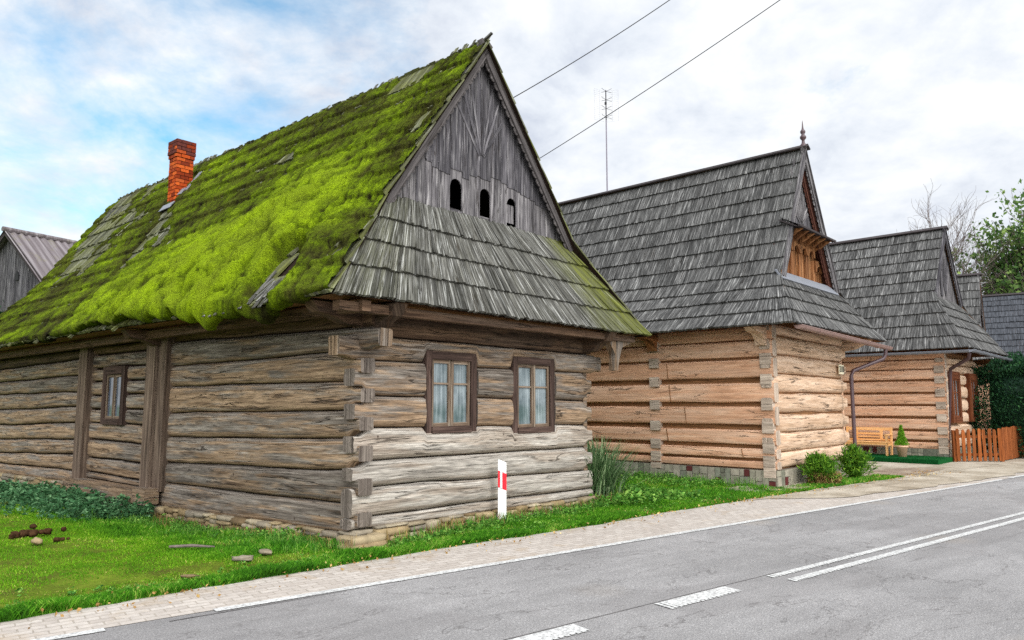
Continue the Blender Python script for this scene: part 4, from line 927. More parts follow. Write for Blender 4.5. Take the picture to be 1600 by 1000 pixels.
# gable of the second house
def gable2():
    q = Q2; gw = sub('gable', h2); zl = lambda u: q['zg']+(q['zri']-.06-q['zg'])*max(0, min(1, (u-q['bl'])/(q['uri']-q['bl']) if u < q['uri'] else (q['br']-u)/(q['br']-q['uri']))); zm = 6.33
    lo, up = MB(), MB(); e = np.linspace(q['bl']+.03, q['br']-.03, 25)
    for a, b in zip(e[:-1], e[1:]):
        ta, tb = zl(a), zl(b); prism(lo, [(a+.003, q['zg']-.1), (b-.003, q['zg']-.1), (b-.003, min(tb, zm)), (a+.003, min(ta, zm))], (0, .30, 0), (1, 0, 0), (0, 0, 1), .03)
        if min(ta, tb) > zm: prism(up, [(a+.003, zm), (b-.003, zm), (b-.003, tb)]+([(q['uri'], zl(q['uri']))] if a < q['uri'] < b else [])+[(a+.003, ta)], (0, .16, 0), (1, 0, 0), (0, 0, 1), .03)
    lo.build('lower_boards', M['orange_wood'], gw); up.build('upper_boards', M['board_grey'], gw)
    mb = MB(); n = 6; us = np.linspace(1.25, 3.75, n)
    for i, u0 in enumerate(us):                                   # arcade of round-headed recesses, framed by raised posts
        w = (us[1]-us[0]); top = min(6.05, zl(u0-w/2 if u0 < 2.5 else u0+w/2)-.1)
        arc = [(u0+w*.33*cos(t), top-.3+w*.33*sin(t)) for t in np.linspace(0, pi, 8)]
        box(mb, (u0-w/2, .25, (4.9+top)/2), (.10, .08, top-4.9)); 
        pts = [(u0-w/2, top-.3)]+[(u0-w*.33, top-.3)]+arc[::-1][1:-1]+[(u0+w*.33, top-.3), (u0+w/2, top-.3), (u0+w/2, top), (u0-w/2, top)]
        prism(mb, pts, (0, .22, 0), (1, 0, 0), (0, 0, 1), .06)
    box(mb, (us[-1]+w/2, .25, 5.3), (.1, .08, .9)); mb.build('arcade', M['orange_wood'], gw)
    mb = MB()
    for u0 in us: box(mb, (u0, .292, 5.35), ((us[1]-us[0])*.5, .012, .9))
    mb.build('arcade_recess', M['red_wood'], gw)
    mb = MB(); mb.add([[1.35, -.28, 6.22], [3.72, -.28, 6.22], [3.75, .2, 6.48], [1.32, .2, 6.48]], [[0, 1, 2, 3]], np.array([[[0, 0], [2.4, 0], [2.4, .5], [0, .5]]])); bar(mb, (1.28, -.28, 6.20), (3.8, -.28, 6.20), .05, .05); bar(mb, (1.3, .0, 6.30), (3.8, .0, 6.30), .5, .03, up=(0, -.45, .9)); mb.build('pent_roof', M['ridge_cap'], gw)
    mb = MB()
    for u0 in np.linspace(1.55, 3.5, 6): prism(mb, [(-.26, 6.18), (.2, 6.22), (.2, 5.95), (.05, 6.0), (-.1, 6.1)], (u0, 0, 0), (0, 1, 0), (0, 0, 1), .1)
    mb.build('pent_roof_brackets', M['orange_wood'], gw)
    mb = MB(); c0 = np.array([2.5, .13, 6.5])
    for ang in range(-60, 61, 12):
        a = radians(ang); L = .6+1.2*cos(a)**3; bar(mb, c0+[sin(a)*.1, 0, cos(a)*.1], c0+[sin(a)*L*.8, 0, cos(a)*L], .03, .07, up=(cos(a), 0, -sin(a)))
    mb.build('sunburst', M['board_pale'], gw)
    mb = MB(); box(mb, (2.5, -.01, 4.93), (3.8, .3, .04), np.array([[1, 0, 0], [0, .6, -.8], [0, .8, .6]])); mb.build('skirt_flashing', M['gutter_grey'], gw)
    verge_boards(gw, q, -.05, M['board_pale'], .15); verge_boards(gw, dict(q, bl=q['bl']+.20, br=q['br']-.20, zri=q['zri']-.35), .06, M['red_wood'], .12)
    mb = MB(); 
    for a, b in zip(e[:-1], e[1:]): prism(mb, [(a, 4.7), (b, 4.7), (b, zl(b)), (a, zl(a))], (0, q['gf']-.1, 0), (1, 0, 0), (0, 0, 1), .03)
    mb.build('rear_boards', M['board_grey'], gw)
gable2()
def lathe(mb, prof, c, n=12, rnd=.5):
    th = np.arange(n)*2*pi/n; V = np.array([[r*cos(t)+c[0], r*sin(t)+c[1], z+c[2]] for r, z in prof for t in th]); m = len(prof)
    i = np.arange(m-1)[:, None]; j = np.arange(n)[None]; j2 = (j+1) % n; mb.add(V, np.stack([i*n+j, i*n+j2, (i+1)*n+j2, (i+1)*n+j], -1).reshape(-1, 4), None, rnd)
mb = MB(); lathe(mb, [(.07, 0), (.08, .10), (.045, .14), (.035, .22), (.08, .28), (.08, .32), (.035, .38), (.065, .43), (.065, .47), (.03, .52), (.02, .58), (.01, .72), (.0, .78)], (2.5, -.03, 8.5)); mb.build('finial', M['pipe'], rf2, smooth=True)
# gutter and downpipe along the front eaves
def half_gutter(h, a, b, r, mat, n_hook=8, name='gutter'):
    a, b = np.array(a, float), np.array(b, float); d = (b-a)/np.linalg.norm(b-a); side = np.cross(d, [0, 0, 1.]); side /= np.linalg.norm(side); up = np.cross(side, d); mb = MB()
    th = np.linspace(pi, 2*pi, 9)
    for rr in (r, r-.006):
        P = np.stack([np.stack([p+side*rr*cos(t)+up*rr*sin(t) for t in th]) for p in (a, b)]); grid(mb, P)
    for p in (a, b): V = np.stack([p+side*r*cos(t)+up*r*sin(t) for t in th]); mb.add(V, [list(range(len(th)))])
    for w in (1, -1): tube(mb, [a+side*r*w, b+side*r*w], .010, 6)
    g_ = mb.build(name, mat, h, smooth=True); mb = MB()
    for f in np.linspace(.04, .96, n_hook):
        p = a+(b-a)*f; tube(mb, [p+side*(r+.006)*cos(t)+up*(r+.006)*sin(t) for t in np.linspace(pi*.95, 2.05*pi, 9)], .011, 5)
    mb.build('gutter_hooks', mat, g_)
half_gutter(h2, (-.55, -.86, 3.56), (6.02, -.86, 3.44), .085, M['gutter'])
mb = MB(); tube(mb, [(5.62, -.86, 3.46), (5.62, -.86, 3.22), (5.55, -.80, 3.10), (4.62, -.30, 2.76), (4.56, -.26, 2.62), (4.56, -.26, .3), (4.56, -.32, .12)], .052, 10)
for z in (2.5, 1.5, .6): tube(mb, [(4.56, -.26, z), (4.56, -.26, z+.05)], .062, 10)
mb.build('downpipe', M['pipe'], h2, smooth=True)
# number plate 21B
mb = MB(); box(mb, (4.36, -.075, 2.79), (.36, .02, .25)); pla = mb.build('number_plate', M['cream_plate'], h2)
fc = bpy.data.curves.new('digits', 'FONT'); fc.body = '31B'; fc.size = .22; fc.extrude = .003; fc.align_x = 'CENTER'; fc.align_y = 'CENTER'; fc.offset = .006
fo = bpy.data.objects.new('digits', fc); COL.objects.link(fo); dg = bpy.context.evaluated_depsgraph_get(); me = bpy.data.meshes.new_from_object(fo.evaluated_get(dg)); bpy.data.objects.remove(fo)
me.transform(Matrix.Rotation(pi/2, 4, 'X')); me.transform(Matrix.Translation((4.36, -.088, 2.79))); me.materials.clear(); me.materials.append(M['black'])
o = bpy.data.objects.new('lettering', me); COL.objects.link(o); o.parent = pla

# ================================================================== third house
h3 = thing('log_house', 'brown log house behind the bench, with red brown window frames and grey shingle roof', 'house', H3[0]+(0,), H3[1])
Q3 = dict(ul=-.62, ur=5.05, ve=-.88, ze=3.64, uri=2.28, vg=.33, zri=8.16, zg=5.55, bl=.55, br=3.95, wf=10.6, gf=9.4)
rf3, _, _ = roof(h3, Q3, M['shake'], .53, .10, 300, {'left': s2, 'front': s2}, None, fan=1.6, verge=.06, jit=.004, thick=.054)
ridge_cap(rf3, Q3, M['ridge_cap']); gw3 = simple_gable(h3, Q3, .36, M['board_pale']); verge_boards(gw3, Q3, .22, M['board_grey'], .16)
mb = MB(); c0 = np.array([2.28, .33, 5.7])
for ang in range(-30, 31, 10): a = radians(ang); bar(mb, c0, c0+[sin(a)*1.5, 0, cos(a)*1.6], .03, .06, up=(cos(a), 0, -sin(a)))
box(mb, (1.75, .32, 6.1), (.25, .05, .9)); mb.build('sunburst', M['board_grey'], gw3)
L3 = [(3.36, 3.6), (3.03, 3.33), (2.69, 3.0), (2.26, 2.62), (1.85, 2.20), (1.45, 1.79), (1.03, 1.37), (.68, .955), (.40, .60)]
U3 = 4.5
sw3, fw3 = log_walls(h3, U3, 9.5, L3, [(a-.17, b-.17) for a, b in L3[:1]]+[(2.9, 3.2), (2.5, 2.88), (2.05, 2.48), (1.6, 2.03), (1.2, 1.58), (.8, 1.18), (.4, .78)], M['log_salmon'], M['log_cream'], 500, gapL=.035, step=.2)
for i, (b, t) in enumerate(L3[1:]): mb = MB(); box(mb, (.03, .14, b-.03), (.15, .28, .24)); mb.build('corner_joint', M['log_end_new'], fw3)
plinth(h3, 'v', .0, 9.4, .40, -.02, 5); plinth(h3, 'u', .0, U3, .4, -.02, 6)
for t in (.45, 2.9): 
    window(h3, 'u', t, t+1.15, 1.25, 2.95, casing=.22, D0=-.10, mats=(M['shutter'], M['shutter']))
    for s_ in ():
        mb = MB(); R = np.array([[.5, -.866, 0], [.866, .5, 0], [0, 0, 1]]) if s_ > t else np.array([[.5, .866, 0], [-.866, .5, 0], [0, 0, 1]]); box(mb, (s_ if s_ > t else s_+.12, -.28, 2.1), (.5, .035, 1.45), R); mb.build('shutter', M['shutter'], h3)
half_gutter(h3, (-.78, 9.5, 3.56), (-.78, -.95, 3.54), .075, M['gutter_grey'], 10); half_gutter(h3, (-.75, -.98, 3.56), (5.1, -.98, 3.50), .075, M['gutter_grey'], 6)
mb = MB(); tube(mb, [(-.6, -.9, 3.48), (-.5, -.85, 3.3), (-.15, -.24, 3.0), (-.06, -.2, 2.85), (-.06, -.2, .3)], .055, 10); mb.build('downpipe', M['pipe'], h3, smooth=True)

# ================================================================== far shingled houses
def far_house(name, label, loc, az, q, U, V_, mat, course, seed, wall):
    h = thing(name, label, 'house', loc+(0,), radians(90-az)); rf, _, _ = roof(h, q, mat, course, .14, seed, None, None, fan=1.6, verge=.08); ridge_cap(rf, q, M['ridge_cap']); gw = simple_gable(h, q, q['vg']+.05, M['board_grey']); verge_boards(gw, q, q['vg']-.06, M['board_pale'], .14)
    for nm, axis, D in (('side_wall', 'v', 0), ('side_wall', 'v', U), ('front_wall', 'u', 0), ('rear_wall', 'u', V_)):
        mb = MB(swap if axis == 'v' else None); L = V_ if axis == 'v' else U
        for k in range(9): box(mb, (L/2, D, .55+k*.35), (L+.2, .22, .33)); 
        mb.build(nm, wall, h)
    return h
QF = dict(ul=-.75, ur=5.5, ve=-.85, ze=3.7, uri=2.4, vg=.0, zri=7.75, zg=4.9, bl=.55, br=4.3, wf=10.5, gf=9.5)
a4 = 36.; ap = np.array([21.25, 33.2]); o4 = ap-2.4*np.array([sin(radians(a4)), cos(radians(a4))])
far_house('shingled_house', 'distant grey shingled house between the pale trees and the hedge', (float(o4[0]), float(o4[1])), a4, QF, 4.9, 9.6, M['shake'], .5, 600, M['log_salmon'])
M['shake_dark'] = wood('shake_dark', ((46, 47, 50), (66, 68, 72), (90, 92, 97)), None, 0, .3, .004, .25, gs=(1.2, 22), fine=(3, 80))
Q5 = dict(ul=-.8, ur=8.8, ve=-.9, ze=4.0, uri=4.0, vg=.0, zri=7.65, zg=4.8, bl=.3, br=7.7, wf=20, gf=19)
h5 = far_house('shingled_house', 'dark blue grey roofed house above the hedge, farthest of the houses', (32.4, 29.9), 34.0, Q5, 8.0, 19, M['shake_dark'], .55, 650, M['log_brown'])

# ================================================================== barn on the far left
def barn():
    a = radians(90-118); u = np.array([sin(radians(118)), cos(radians(118))]); pk = np.array([-19.35, 28.0]); o = pk-4.1*u
    h = thing('barn', 'weathered grey board barn with corrugated sheet roof behind the mossy cottage', 'barn', (float(o[0]), float(o[1]), 0), a)
    zr, ze, W_, L_ = 8.45, 5.1, 8.2, 13.0
    for sgn in (1, -1):
        mb = MB(); n = 260; v = np.linspace(-.35, L_, n); k = np.linspace(0, 1, 5); A, B = np.meshgrid(v, k, indexing='ij'); run = B*(W_/2+.4)
        hgt = .035*np.cos(A*2*pi/.28); sl = (zr-ze)/(W_/2); Z = zr+.06-run*sl+hgt*.8; X = W_/2+sgn*(run+hgt*.5)
        step = .03*np.floor(B*3.99/1.34); grid(mb, np.stack([X, A, Z-step], -1), UV=np.stack([A, B*5], -1)); mb.build('roof', M['corrugated'], h, smooth=True)
    mb = MB(); tube(mb, [(W_/2, -.4, zr+.1), (W_/2, L_, zr+.1)], .10, 8); mb.build('ridge_tiles', M['corrugated'], h)
    mb = MB(); e = np.linspace(0, W_, 36); zl = lambda x: zr-.05-abs(x-W_/2)*(zr-ze)/(W_/2)
    for p, q in zip(e[:-1], e[1:]): prism(mb, [(p+.004, 0), (q-.004, 0), (q-.004, zl(q)), (p+.004, zl(p))], (0, random.uniform(-.01, .01), 0), (1, 0, 0), (0, 0, 1), .03)
    mb.build('gable_wall', M['board_grey'], h)
    for x in (0, W_): mb = MB(swap); [box(mb, (p+.17, x, ze/2), (.33, .04, ze), np.eye(3)) for p in np.arange(0, L_, .34)]; mb.build('side_wall', M['board_grey'], h)
    for sg in (1, -1): mb = MB(); bar(mb, (W_/2, -.3, zr), (W_/2+sg*(W_/2+.3), -.3, ze-.25), .03, .2, up=(sg*.6, 0, .8)); mb.build('bargeboard', M['ridge_cap'], h)
    mb = MB(); prism(mb, [(4.5, 6.55), (4.75, 6.55), (4.75, 6.75), (4.62, 6.9), (4.5, 6.75)], (.05, -.045, 0), (1, 0, 0), (0, 0, 1), .02); mb.build('vent_hole', M['black'], h)
barn()

# ================================================================== street furniture and small things
def to_world(H, u, v): (ox, oy), a = H; return ox+u*cos(a)-v*sin(a), oy+u*sin(a)+v*cos(a)
# reflector post at the road side
p = thing('road_marker_post', 'white road marker post with red reflector band in front of the grey cottage', 'marker post', (-.16, 12.0-.06, .0), .12)
mb = MB(); sec = [(-.065, -.03), (.03, -.055), (.065, -.045), (.065, .0), (.05, .035), (-.05, .045), (-.065, .01)]
n = len(sec)
V = [(x, y, z+(0.0 if z < .5 else -.055*(x+.065)/.13)) for z in (-.05, .985) for x, y in sec]; mb.add(V, [[i, (i+1) % n, (i+1) % n+n, i+n] for i in range(n)]); mb.add(V, [list(range(n, 2*n))])
mb.build('post', M['white'], p)
mb = MB(); e = .003
V = [(x*1.04, y*1.04-.002, z-.055*(x+.065)/.13) for z in (.55, .81) for x, y in sec[:4]]; mb.add(V, [[i, i+1, i+5, i+4] for i in range(3)]); mb.build('reflector_band', M['red'], p)
mb = MB(); V = [(x, -.047-(x+.04)*.12, z-.055*(x+.065)/.13) for z in (.55, .81) for x in (-.035, .0)]; mb.add(V, [[0, 1, 3, 2]]); mb.build('reflector', M['silver'], p)
# artificial turf step
def world_box(name, mat, H, u0, u1, v0, v1, z0, z1, parent=None):
    mb = MB(); box(mb, ((u0+u1)/2, (v0+v1)/2, (z0+z1)/2), (u1-u0, v1-v0, z1-z0)); o = mb.build(name, mat, parent); 
    if not parent: o.location = (*H[0], 0); o.rotation_euler = (0, 0, H[1])
    return o
mb = MB(); nu, nv = 24, 60; us = np.linspace(-1.78, -.06, nu); vs_ = np.linspace(-.12, 4.6, nv)
A, B = np.meshgrid(us, vs_, indexing='ij'); grid(mb, np.stack([A, B, .165+.006*vnoise(A*5, B*5)], -1))
mb.add([(-1.78, -.12, 0), (-1.78, 4.6, 0), (-1.78, 4.6, .165), (-1.78, -.12, .165)], [[0, 1, 2, 3]]); mb.add([(-1.78, -.12, 0), (-.06, -.12, 0), (-.06, -.12, .165), (-1.78, -.12, .165)], [[0, 1, 2, 3]])
m_ = 9000; a = rng.uniform(-1.78, -.08, m_); b = rng.uniform(-.12, 4.6, m_); side = rng.random(m_) < .35; a = np.where(side, -1.78, a); z = np.where(side, rng.uniform(.01, .16, m_), .165)
d = np.stack([np.where(side, -.8, rng.normal(0, .4, m_)), rng.normal(0, .4, m_), np.where(side, .3, 1.)], -1)*.02; c = np.stack([a, b, z], -1); w_ = rng.normal(0, .004, (m_, 3))
mb.add(np.stack([c-w_, c+w_, c+d], 1).reshape(-1, 3), np.arange(3*m_).reshape(-1, 3))
o = mb.build('turf_platform', M['turf']); o.location = (*H3[0], 0); o.rotation_euler = (0, 0, H3[1]); tag(o, 'low step covered with dark green artificial turf below the bench', 'platform')
# bench against the third house
def bench():
    L = 1.5; x, y = to_world(H3, -.62, 2.32); b = thing('bench', 'orange wooden bench with open slatted back and armrests on the green turf step', 'bench', (x, y, .165), H3[1]-pi/2)
    w = M['bench_wood']                                    # x along the bench, -y towards the sitter's front
    for sx in (-L/2+.04, L/2-.04):
        mb = MB(); box(mb, (sx, -.24, .33), (.06, .07, .66)); mb.build('leg', w, b)
        mb = MB(); bar(mb, (sx, .22, 0), (sx, .30, .92), .06, .07, up=(0, 1, 0)); mb.build('leg', w, b)
        mb = MB(); box(mb, (sx, -.0, .68), (.08, .58, .035)); mb.build('armrest', w, b)
        mb = MB(); box(mb, (sx, 0, .36), (.04, .44, .08)); mb.build('side_rail', w, b)
    mb = MB(); [box(mb, (0, y, .435), (L-.0, .085, .028)) for y in (-.25, -.15, -.05, .05, .15)]; box(mb, (0, -.27, .39), (L-.1, .03, .09)); mb.build('seat', w, b)
    mb = MB(); box(mb, (0, .285, .86), (L, .04, .10)); box(mb, (0, .25, .50), (L-.1, .035, .06)); box(mb, (0, .265, .70), (L*.5, .03, .07)); 
    for sx in (-.4, .0, .4): 
        if sx: box(mb, (sx, .268, .68), (.09, .032, .30))
    box(mb, (0, .268, .60), (.7, .025, .05)); mb.build('backrest', w, b)
bench()
x, y = to_world(H3, -.95, 1.12)
pot = thing('potted_conifer', 'small bright green conifer in a beige pot beside the bench', 'potted plant', (x, y, .165))
mb = MB(); lathe(mb, [(0, 0), (.12, 0), (.17, .30), (.19, .31), (.19, .36), (.16, .36), (.15, .30), (0, .30)], (0, 0, 0), 20); mb.build('pot', M['terracotta'], pot, smooth=True)
def leaf_cloud(mb, C, N, size, rnd=None, tone=0.0, dirs=None, aspect=2.0, up=.3):
    """N leaves at points C (N,3)"""
    m = len(C); d = rng.normal(0, 1, (m, 3)) if dirs is None else dirs+rng.normal(0, .45, (m, 3)); d[:, 2] += up; d /= np.linalg.norm(d, axis=1)[:, None]
    w = np.cross(d, rng.normal(0, 1, (m, 3))); w /= np.linalg.norm(w, axis=1)[:, None]; sz = size*rng.uniform(.6, 1.4, m)[:, None]
    nrm = np.cross(d, w)
    V = np.stack([C, C+d*sz*.5+w*sz/aspect*.5+nrm*sz*.08, C+d*sz, C+d*sz*.5-w*sz/aspect*.5+nrm*sz*.08], 1).reshape(-1, 3)
    if rnd is None: rnd = np.clip(rng.normal(.5, .22, m), 0, 1)
    mb.add(V, np.arange(4*m).reshape(-1, 4), None, rnd, tone)
mb = MB(); m = 2600; z = rng.random(m)**1.3; r = .17*(1-z)*np.sqrt(rng.random(m))*1.0+.01; t = rng.random(m)*6.28
r = r*(1+.35*vnoise(z*9, t*1.5)); C = np.stack([r*np.cos(t), r*np.sin(t), .36+z*.62+rng.normal(0, .012, m)], -1); leaf_cloud(mb, C, m, .045, dirs=np.stack([np.cos(t), np.sin(t), 1.5+0*t], -1), aspect=2.6); tube(mb, [(0, 0, .3), (0, 0, .8)], .015, 6); mb.build('plant', M['cypress'], pot)
# picket fences
def picket_fence(name, label, A, B, n, hgt, w, group=None, zb=.05):
    A, B = np.array(A, float), np.array(B, float); L = np.linalg.norm(B-A); rz = math.atan2(*(B-A)[::-1]); f = thing(name, label, 'fence', (*A, 0), rz)
    for k in range(n):
        x = (k+.5)*L/n; t = random.uniform(-.03, .03); hh = hgt+random.uniform(-.02, .02); mb = MB(); ww = w/2
        prism(mb, [(-ww, 0), (ww, 0), (ww, hh-.05), (ww*.5, hh), (-ww*.5, hh), (-ww, hh-.05)], (x, -.03, zb+random.uniform(-.01, .01)), (1, 0, t), (-t, 0, 1), .022); mb.build('picket', M['picket'], f)
    mb = MB(); [box(mb, (L/2, -.005, z), (L, .035, .08)) for z in (.25, hgt-.2)]; mb.build('rail', M['picket'], f)
    for x in (0, L): mb = MB(); box(mb, (x, .03, hgt/2), (.09, .09, hgt+.02)); mb.build('fence_post', M['picket'], f)
picket_fence('picket_fence', 'orange picket fence with open gaps beside the downpipe of the brown house', (14.22, 23.95), (15.80, 24.05), 9, 1.02, .105)
picket_fence('picket_fence', 'closely set orange picket fence in front of the dark hedge', (15.95, 24.30), (24.0, 31.95), 102, 1.05, .085)
# aerials
def aerial(name, label, loc, z0, z1, rz, s_=1.0):
    t = thing(name, label, 'aerial', (*loc, z0), rz); H_ = z1-z0; mb = MB(); tube(mb, [(0, 0, -.3), (.0, 0, H_)], [.024, .018], 8); mb.build('mast', M['metal'], t)
    mb = MB(); T0, T1 = H_-1.0*s_, H_-.02
    for sx in (-1, 1):
        xs_ = np.linspace(.05, .38*s_, 4)
        for k in range(17): z = T0+(T1-T0)*k/16; tube(mb, [(sx*.03, .05, z), (sx*.38*s_, -.05, z+.03)], .002, 4, cap=False)
        for q in (.38*s_, .2*s_): tube(mb, [(sx*q, .05-q*.25, T0+.02), (sx*q, .05-q*.25, T1+.03)], .0028, 4, cap=False)
    mb.build('reflector_grid', M['grid'], t); mb = MB(); tube(mb, [(-.03, -.12, T0), (-.03, -.12, T1-.05)], .012, 6)
    for z in (T0+.15, T1-.2): tube(mb, [(0, 0, z), (-.03, -.12, z)], .014, 6)
    box(mb, (-.05, -.14, (T0+T1)/2+.03), (.06, .05, .08), rnd=.1); mb.build('boom', M['black'], t)
    for z in np.linspace(T0+.08, T1-.08, 4):
        mb = MB(); [tube(mb, [(-.03, -.13, z), (-.03+sx*.16*s_, -.2, z+dz)], .006, 5) for sx in (-1, 1) for dz in (.07, -.07)]; mb.build('dipole', M['black'], t)
x, y = to_world(H2, 2.5, 6.2); aerial('television_aerial', 'grid television aerial on a tall thin mast above the second house ridge', (x, y), 8.4, 11.96, .15, 1.05)
x, y = 5.915+.0, 0
x, y = .407*30, 30.0; aerial('television_aerial', 'faint small aerial mast just behind the peak with the finial', (x, y), 6.5, 11.6, .3, .9)
# overhead cables
def px_at(x, y, D):
    cp, sp = cos(PITCH), sin(PITCH); a, b = (x-800)/F_PX, (500-y)/F_PX; v = np.array([a, cp-b*sp, sp+b*cp]); return np.array([0, 0, CAMH])+v*D/v[1]
def cable(label, P0, P1, r, sag):
    t = np.linspace(0, 1, 40)[:, None]; P = np.asarray(P0)*(1-t)+np.asarray(P1)*t; P[:, 2] -= (4*sag*t*(1-t))[:, 0]
    mb = MB(); tube(mb, P, r, 6); tag(mb.build('power_cable', M['black']), label, 'cable')
cable('upper overhead cable, thicker and twisted, rising from the mossy roof ridge', (-.95, 17.6, 8.9-.02), px_at(1120, -52, 19.), .012, .15)
cable('lower overhead cable passing in front of the television aerial', px_at(760, 298, 19.0), px_at(1330, -78, 14.0), .009, .12)

# ================================================================== stones, clods, sticks on the lawn
def on_lawn(s_, d): p = sd(s_, d); return float(p[0]), float(p[1]), float(lawn_z(p[0], p[1]))
def clod(name, label, cat, s_, d, n, sz, mat, spread=.1, group=None):
    x, y, z = on_lawn(s_, d); mb = MB()
    for k in range(n): q = random.uniform(.5, 1.1); rounded(mb, (random.gauss(0, spread), random.gauss(0, spread*.5), sz[2]*.25), (sz[0]*q, sz[1]*q, sz[2]*q), random.random()*50, p=2.4, amp=.35, n=6, rz=random.random()*3)
    o = mb.build(name, mat, smooth=True); o.location = (x, y, z+.03); o.rotation_euler = (0, 0, RZ); tag(o, label, cat, group); return o
clod('soil_heap', 'largest dark soil heap on the left lawn, long and low', 'soil heap', 1.18, 12.1, 26, (.11, .09, .08), M['dirt'], .17)
clod('soil_clod', 'small dark soil clod at the far left edge of the lawn', 'soil clod', .62, 12.25, 6, (.07, .06, .05), M['dirt'], .045)
clod('soil_clod', 'dark brown soil clod right of the pale stone', 'soil clod', 1.47, 11.32, 6, (.07, .06, .055), M['dirt'], .045)
clod('soil_clod', 'tiny dark clod behind the long soil heap', 'soil clod', 1.3, 12.9, 2, (.11, .08, .07), M['dirt'], .03)
clod('stone', 'pale beige stone lying on the mown lawn', 'stone', 1.2, 11.25, 1, (.24, .15, .10), M['rubble'], .0)
for k, (s_, d, w, l_) in enumerate(((2.30, 8.44, .30, 'flat pale stone in the grass edge, nearest the paving, leftmost'), (2.95, 8.75, .26, 'flat pale stone between two others in the grass edge'), (3.3, 8.95, .24, 'flat pale stone in the grass edge, rightmost of the three'))):
    clod('flat_stone', l_, 'stone', s_, d, 1, (w, .12, .05), M['rubble'], 0)
x, y, z = on_lawn(2.7, 9.9); mb = MB(); tube(mb, [(-.28, 0, .05), (0, .02, .06), (.3, -.02, .055)], [.016, .02, .01], 7); o = mb.build('stick', M['bark']); o.location = (x, y, z); o.rotation_euler = (0, 0, -.02); tag(o, 'short brown stick lying on the mown grass', 'stick')

# ================================================================== grass
def in_house(x, y, H, U, V_, m=.0):
    u, v = loc_of(H, x, y); return (u > m) & (u < U-m) & (v > m) & (v < V_-m)
def grass_field(n, name, s0, s1, d1, seed, smax=14.9, tmin=.25):
    r = np.random.default_rng(seed); s_ = r.uniform(s0, s1, n); e = edge_d(s_); d = e-.05+(d1-e)*r.random(n)**1.7
    d = d+.07*fbm(s_*3.0, 0, 0, 91, 3)*(d-e < .3)
    P = sd(s_, d); x, y = P[:, 0], P[:, 1]; dist = np.hypot(x, y)
    ang = np.degrees(np.arctan2(x, y)); keep = (ang > -40) & (ang < 37) & ~in_house(x, y, H1, U1, 16.5, .02) & ~in_house(x, y, H2, U2, 11.6, .02)
    keep &= ~((s_ > smax)); thin = np.clip(1-sstep(11.8, 13.6, s_)*(1-tmin), 0, 1)
    bare = fbm(x*1.6, y*1.6, 0, 95, 3)
    dd = d-e; worn = sstep(.22, .35, dd)*sstep(1.15, .7, dd)*sstep(9, 4, s_)                       # trodden strip near the paving
    keep &= r.random(n) < thin*np.clip(1.1-.75*worn*(bare > -.05)-.6*(bare < -.2)-.35*(fbm(x*5, y*5, 0, 103, 2) < -.15), 0, 1)
    x, y, s_, d, dd, worn = [q[keep] for q in (x, y, s_, d, dd, worn)]; m = len(x); z = lawn_z(x, y)
    u, v = loc_of(H1, x, y); wall = np.where(u < 0, -u, np.where(v < 0, -v, 0)); wall = np.where((u < 0) & (v < 0), np.hypot(u, v), wall); wall = np.where(u > U1+.2, 3, wall)
    mown = sstep(1.3, 2.3, wall+.5*fbm(x*.8, y*.8, 0, 96, 2))*sstep(5.6, 4.0, s_)*sstep(.45, .8, dd)
    tuf = .5+.5*fbm(x*2.2, y*2.2, 0, 97, 3); h = (.026+.058*(1-mown)*(.15+tuf**1.6*1.7))*r.uniform(.45, 1.45, m); h = h*(1-.45*sstep(.35, .05, wall))*np.clip(1-.55*worn, .3, 1); h = np.where(s_ > 9.5, h*.85, h)
    w = r.uniform(.0018, .0042, m)*(1+.03*np.hypot(x, y)); th = r.random(m)*6.28; lean = r.uniform(.05, .8, m)*h
    wx, wy = np.cos(th)*w, np.sin(th)*w; a = r.random(m)*6.28; lx, ly = np.cos(a)*lean, np.sin(a)*lean
    B = np.stack([x, y, z-.01], -1); V = np.stack([B-np.stack([wx, wy, 0*wx], -1), B+np.stack([wx, wy, 0*wx], -1), B+np.stack([lx*.35+wx*.8, ly*.35+wy*.8, h*.6], -1), B+np.stack([lx, ly, h], -1)], 1).reshape(-1, 3)
    i = np.arange(m)[:, None]*4; T = np.concatenate([i+np.array([0, 1, 2]), i+np.array([0, 2, 3])], 0)
    pn = fbm(x*.9, y*.9, 0, 99, 3); rn = np.clip(r.beta(2, 2.2, m)+.22*pn+.38*fbm(x*3.2, y*3.2, 0, 101, 3)+.30*worn*(r.random(m) < .5), 0, 1)
    tone = np.clip(.15+.85*mown+.45*worn+.3*fbm(x*.5, y*.5, 0, 98, 2)-.5*sstep(.8, .2, wall), 0, 1)
    mb = MB(); mb.add(V, T, None, np.tile(rn, 2), np.tile(tone, 2)); tag(mb.build(name, M['grass']), kind='stuff')
grass_field(800000, 'grass', -7, 8, 17, 1); grass_field(220000, 'grass', 7.2, 15.2, 13.0, 2); grass_field(26000, 'grass', 14.6, 19.5, 9.5, 3, 19.5, .6)
# fallen leaves and clover specks along the edge
n = 1500; s_ = rng.uniform(-1, 22, n); d = edge_d(s_)+rng.normal(.02, .22, n); P = sd(s_, d); zz_ = np.maximum(lawn_z(P[:, 0], P[:, 1]), .02)+rng.uniform(0, .035, n)
mb = MB(); leaf_cloud(mb, np.stack([P[:, 0], P[:, 1], zz_], -1), n, .035, aspect=1.4, up=.0); tag(mb.build('leaf_litter', M['dryleaf']), kind='stuff')
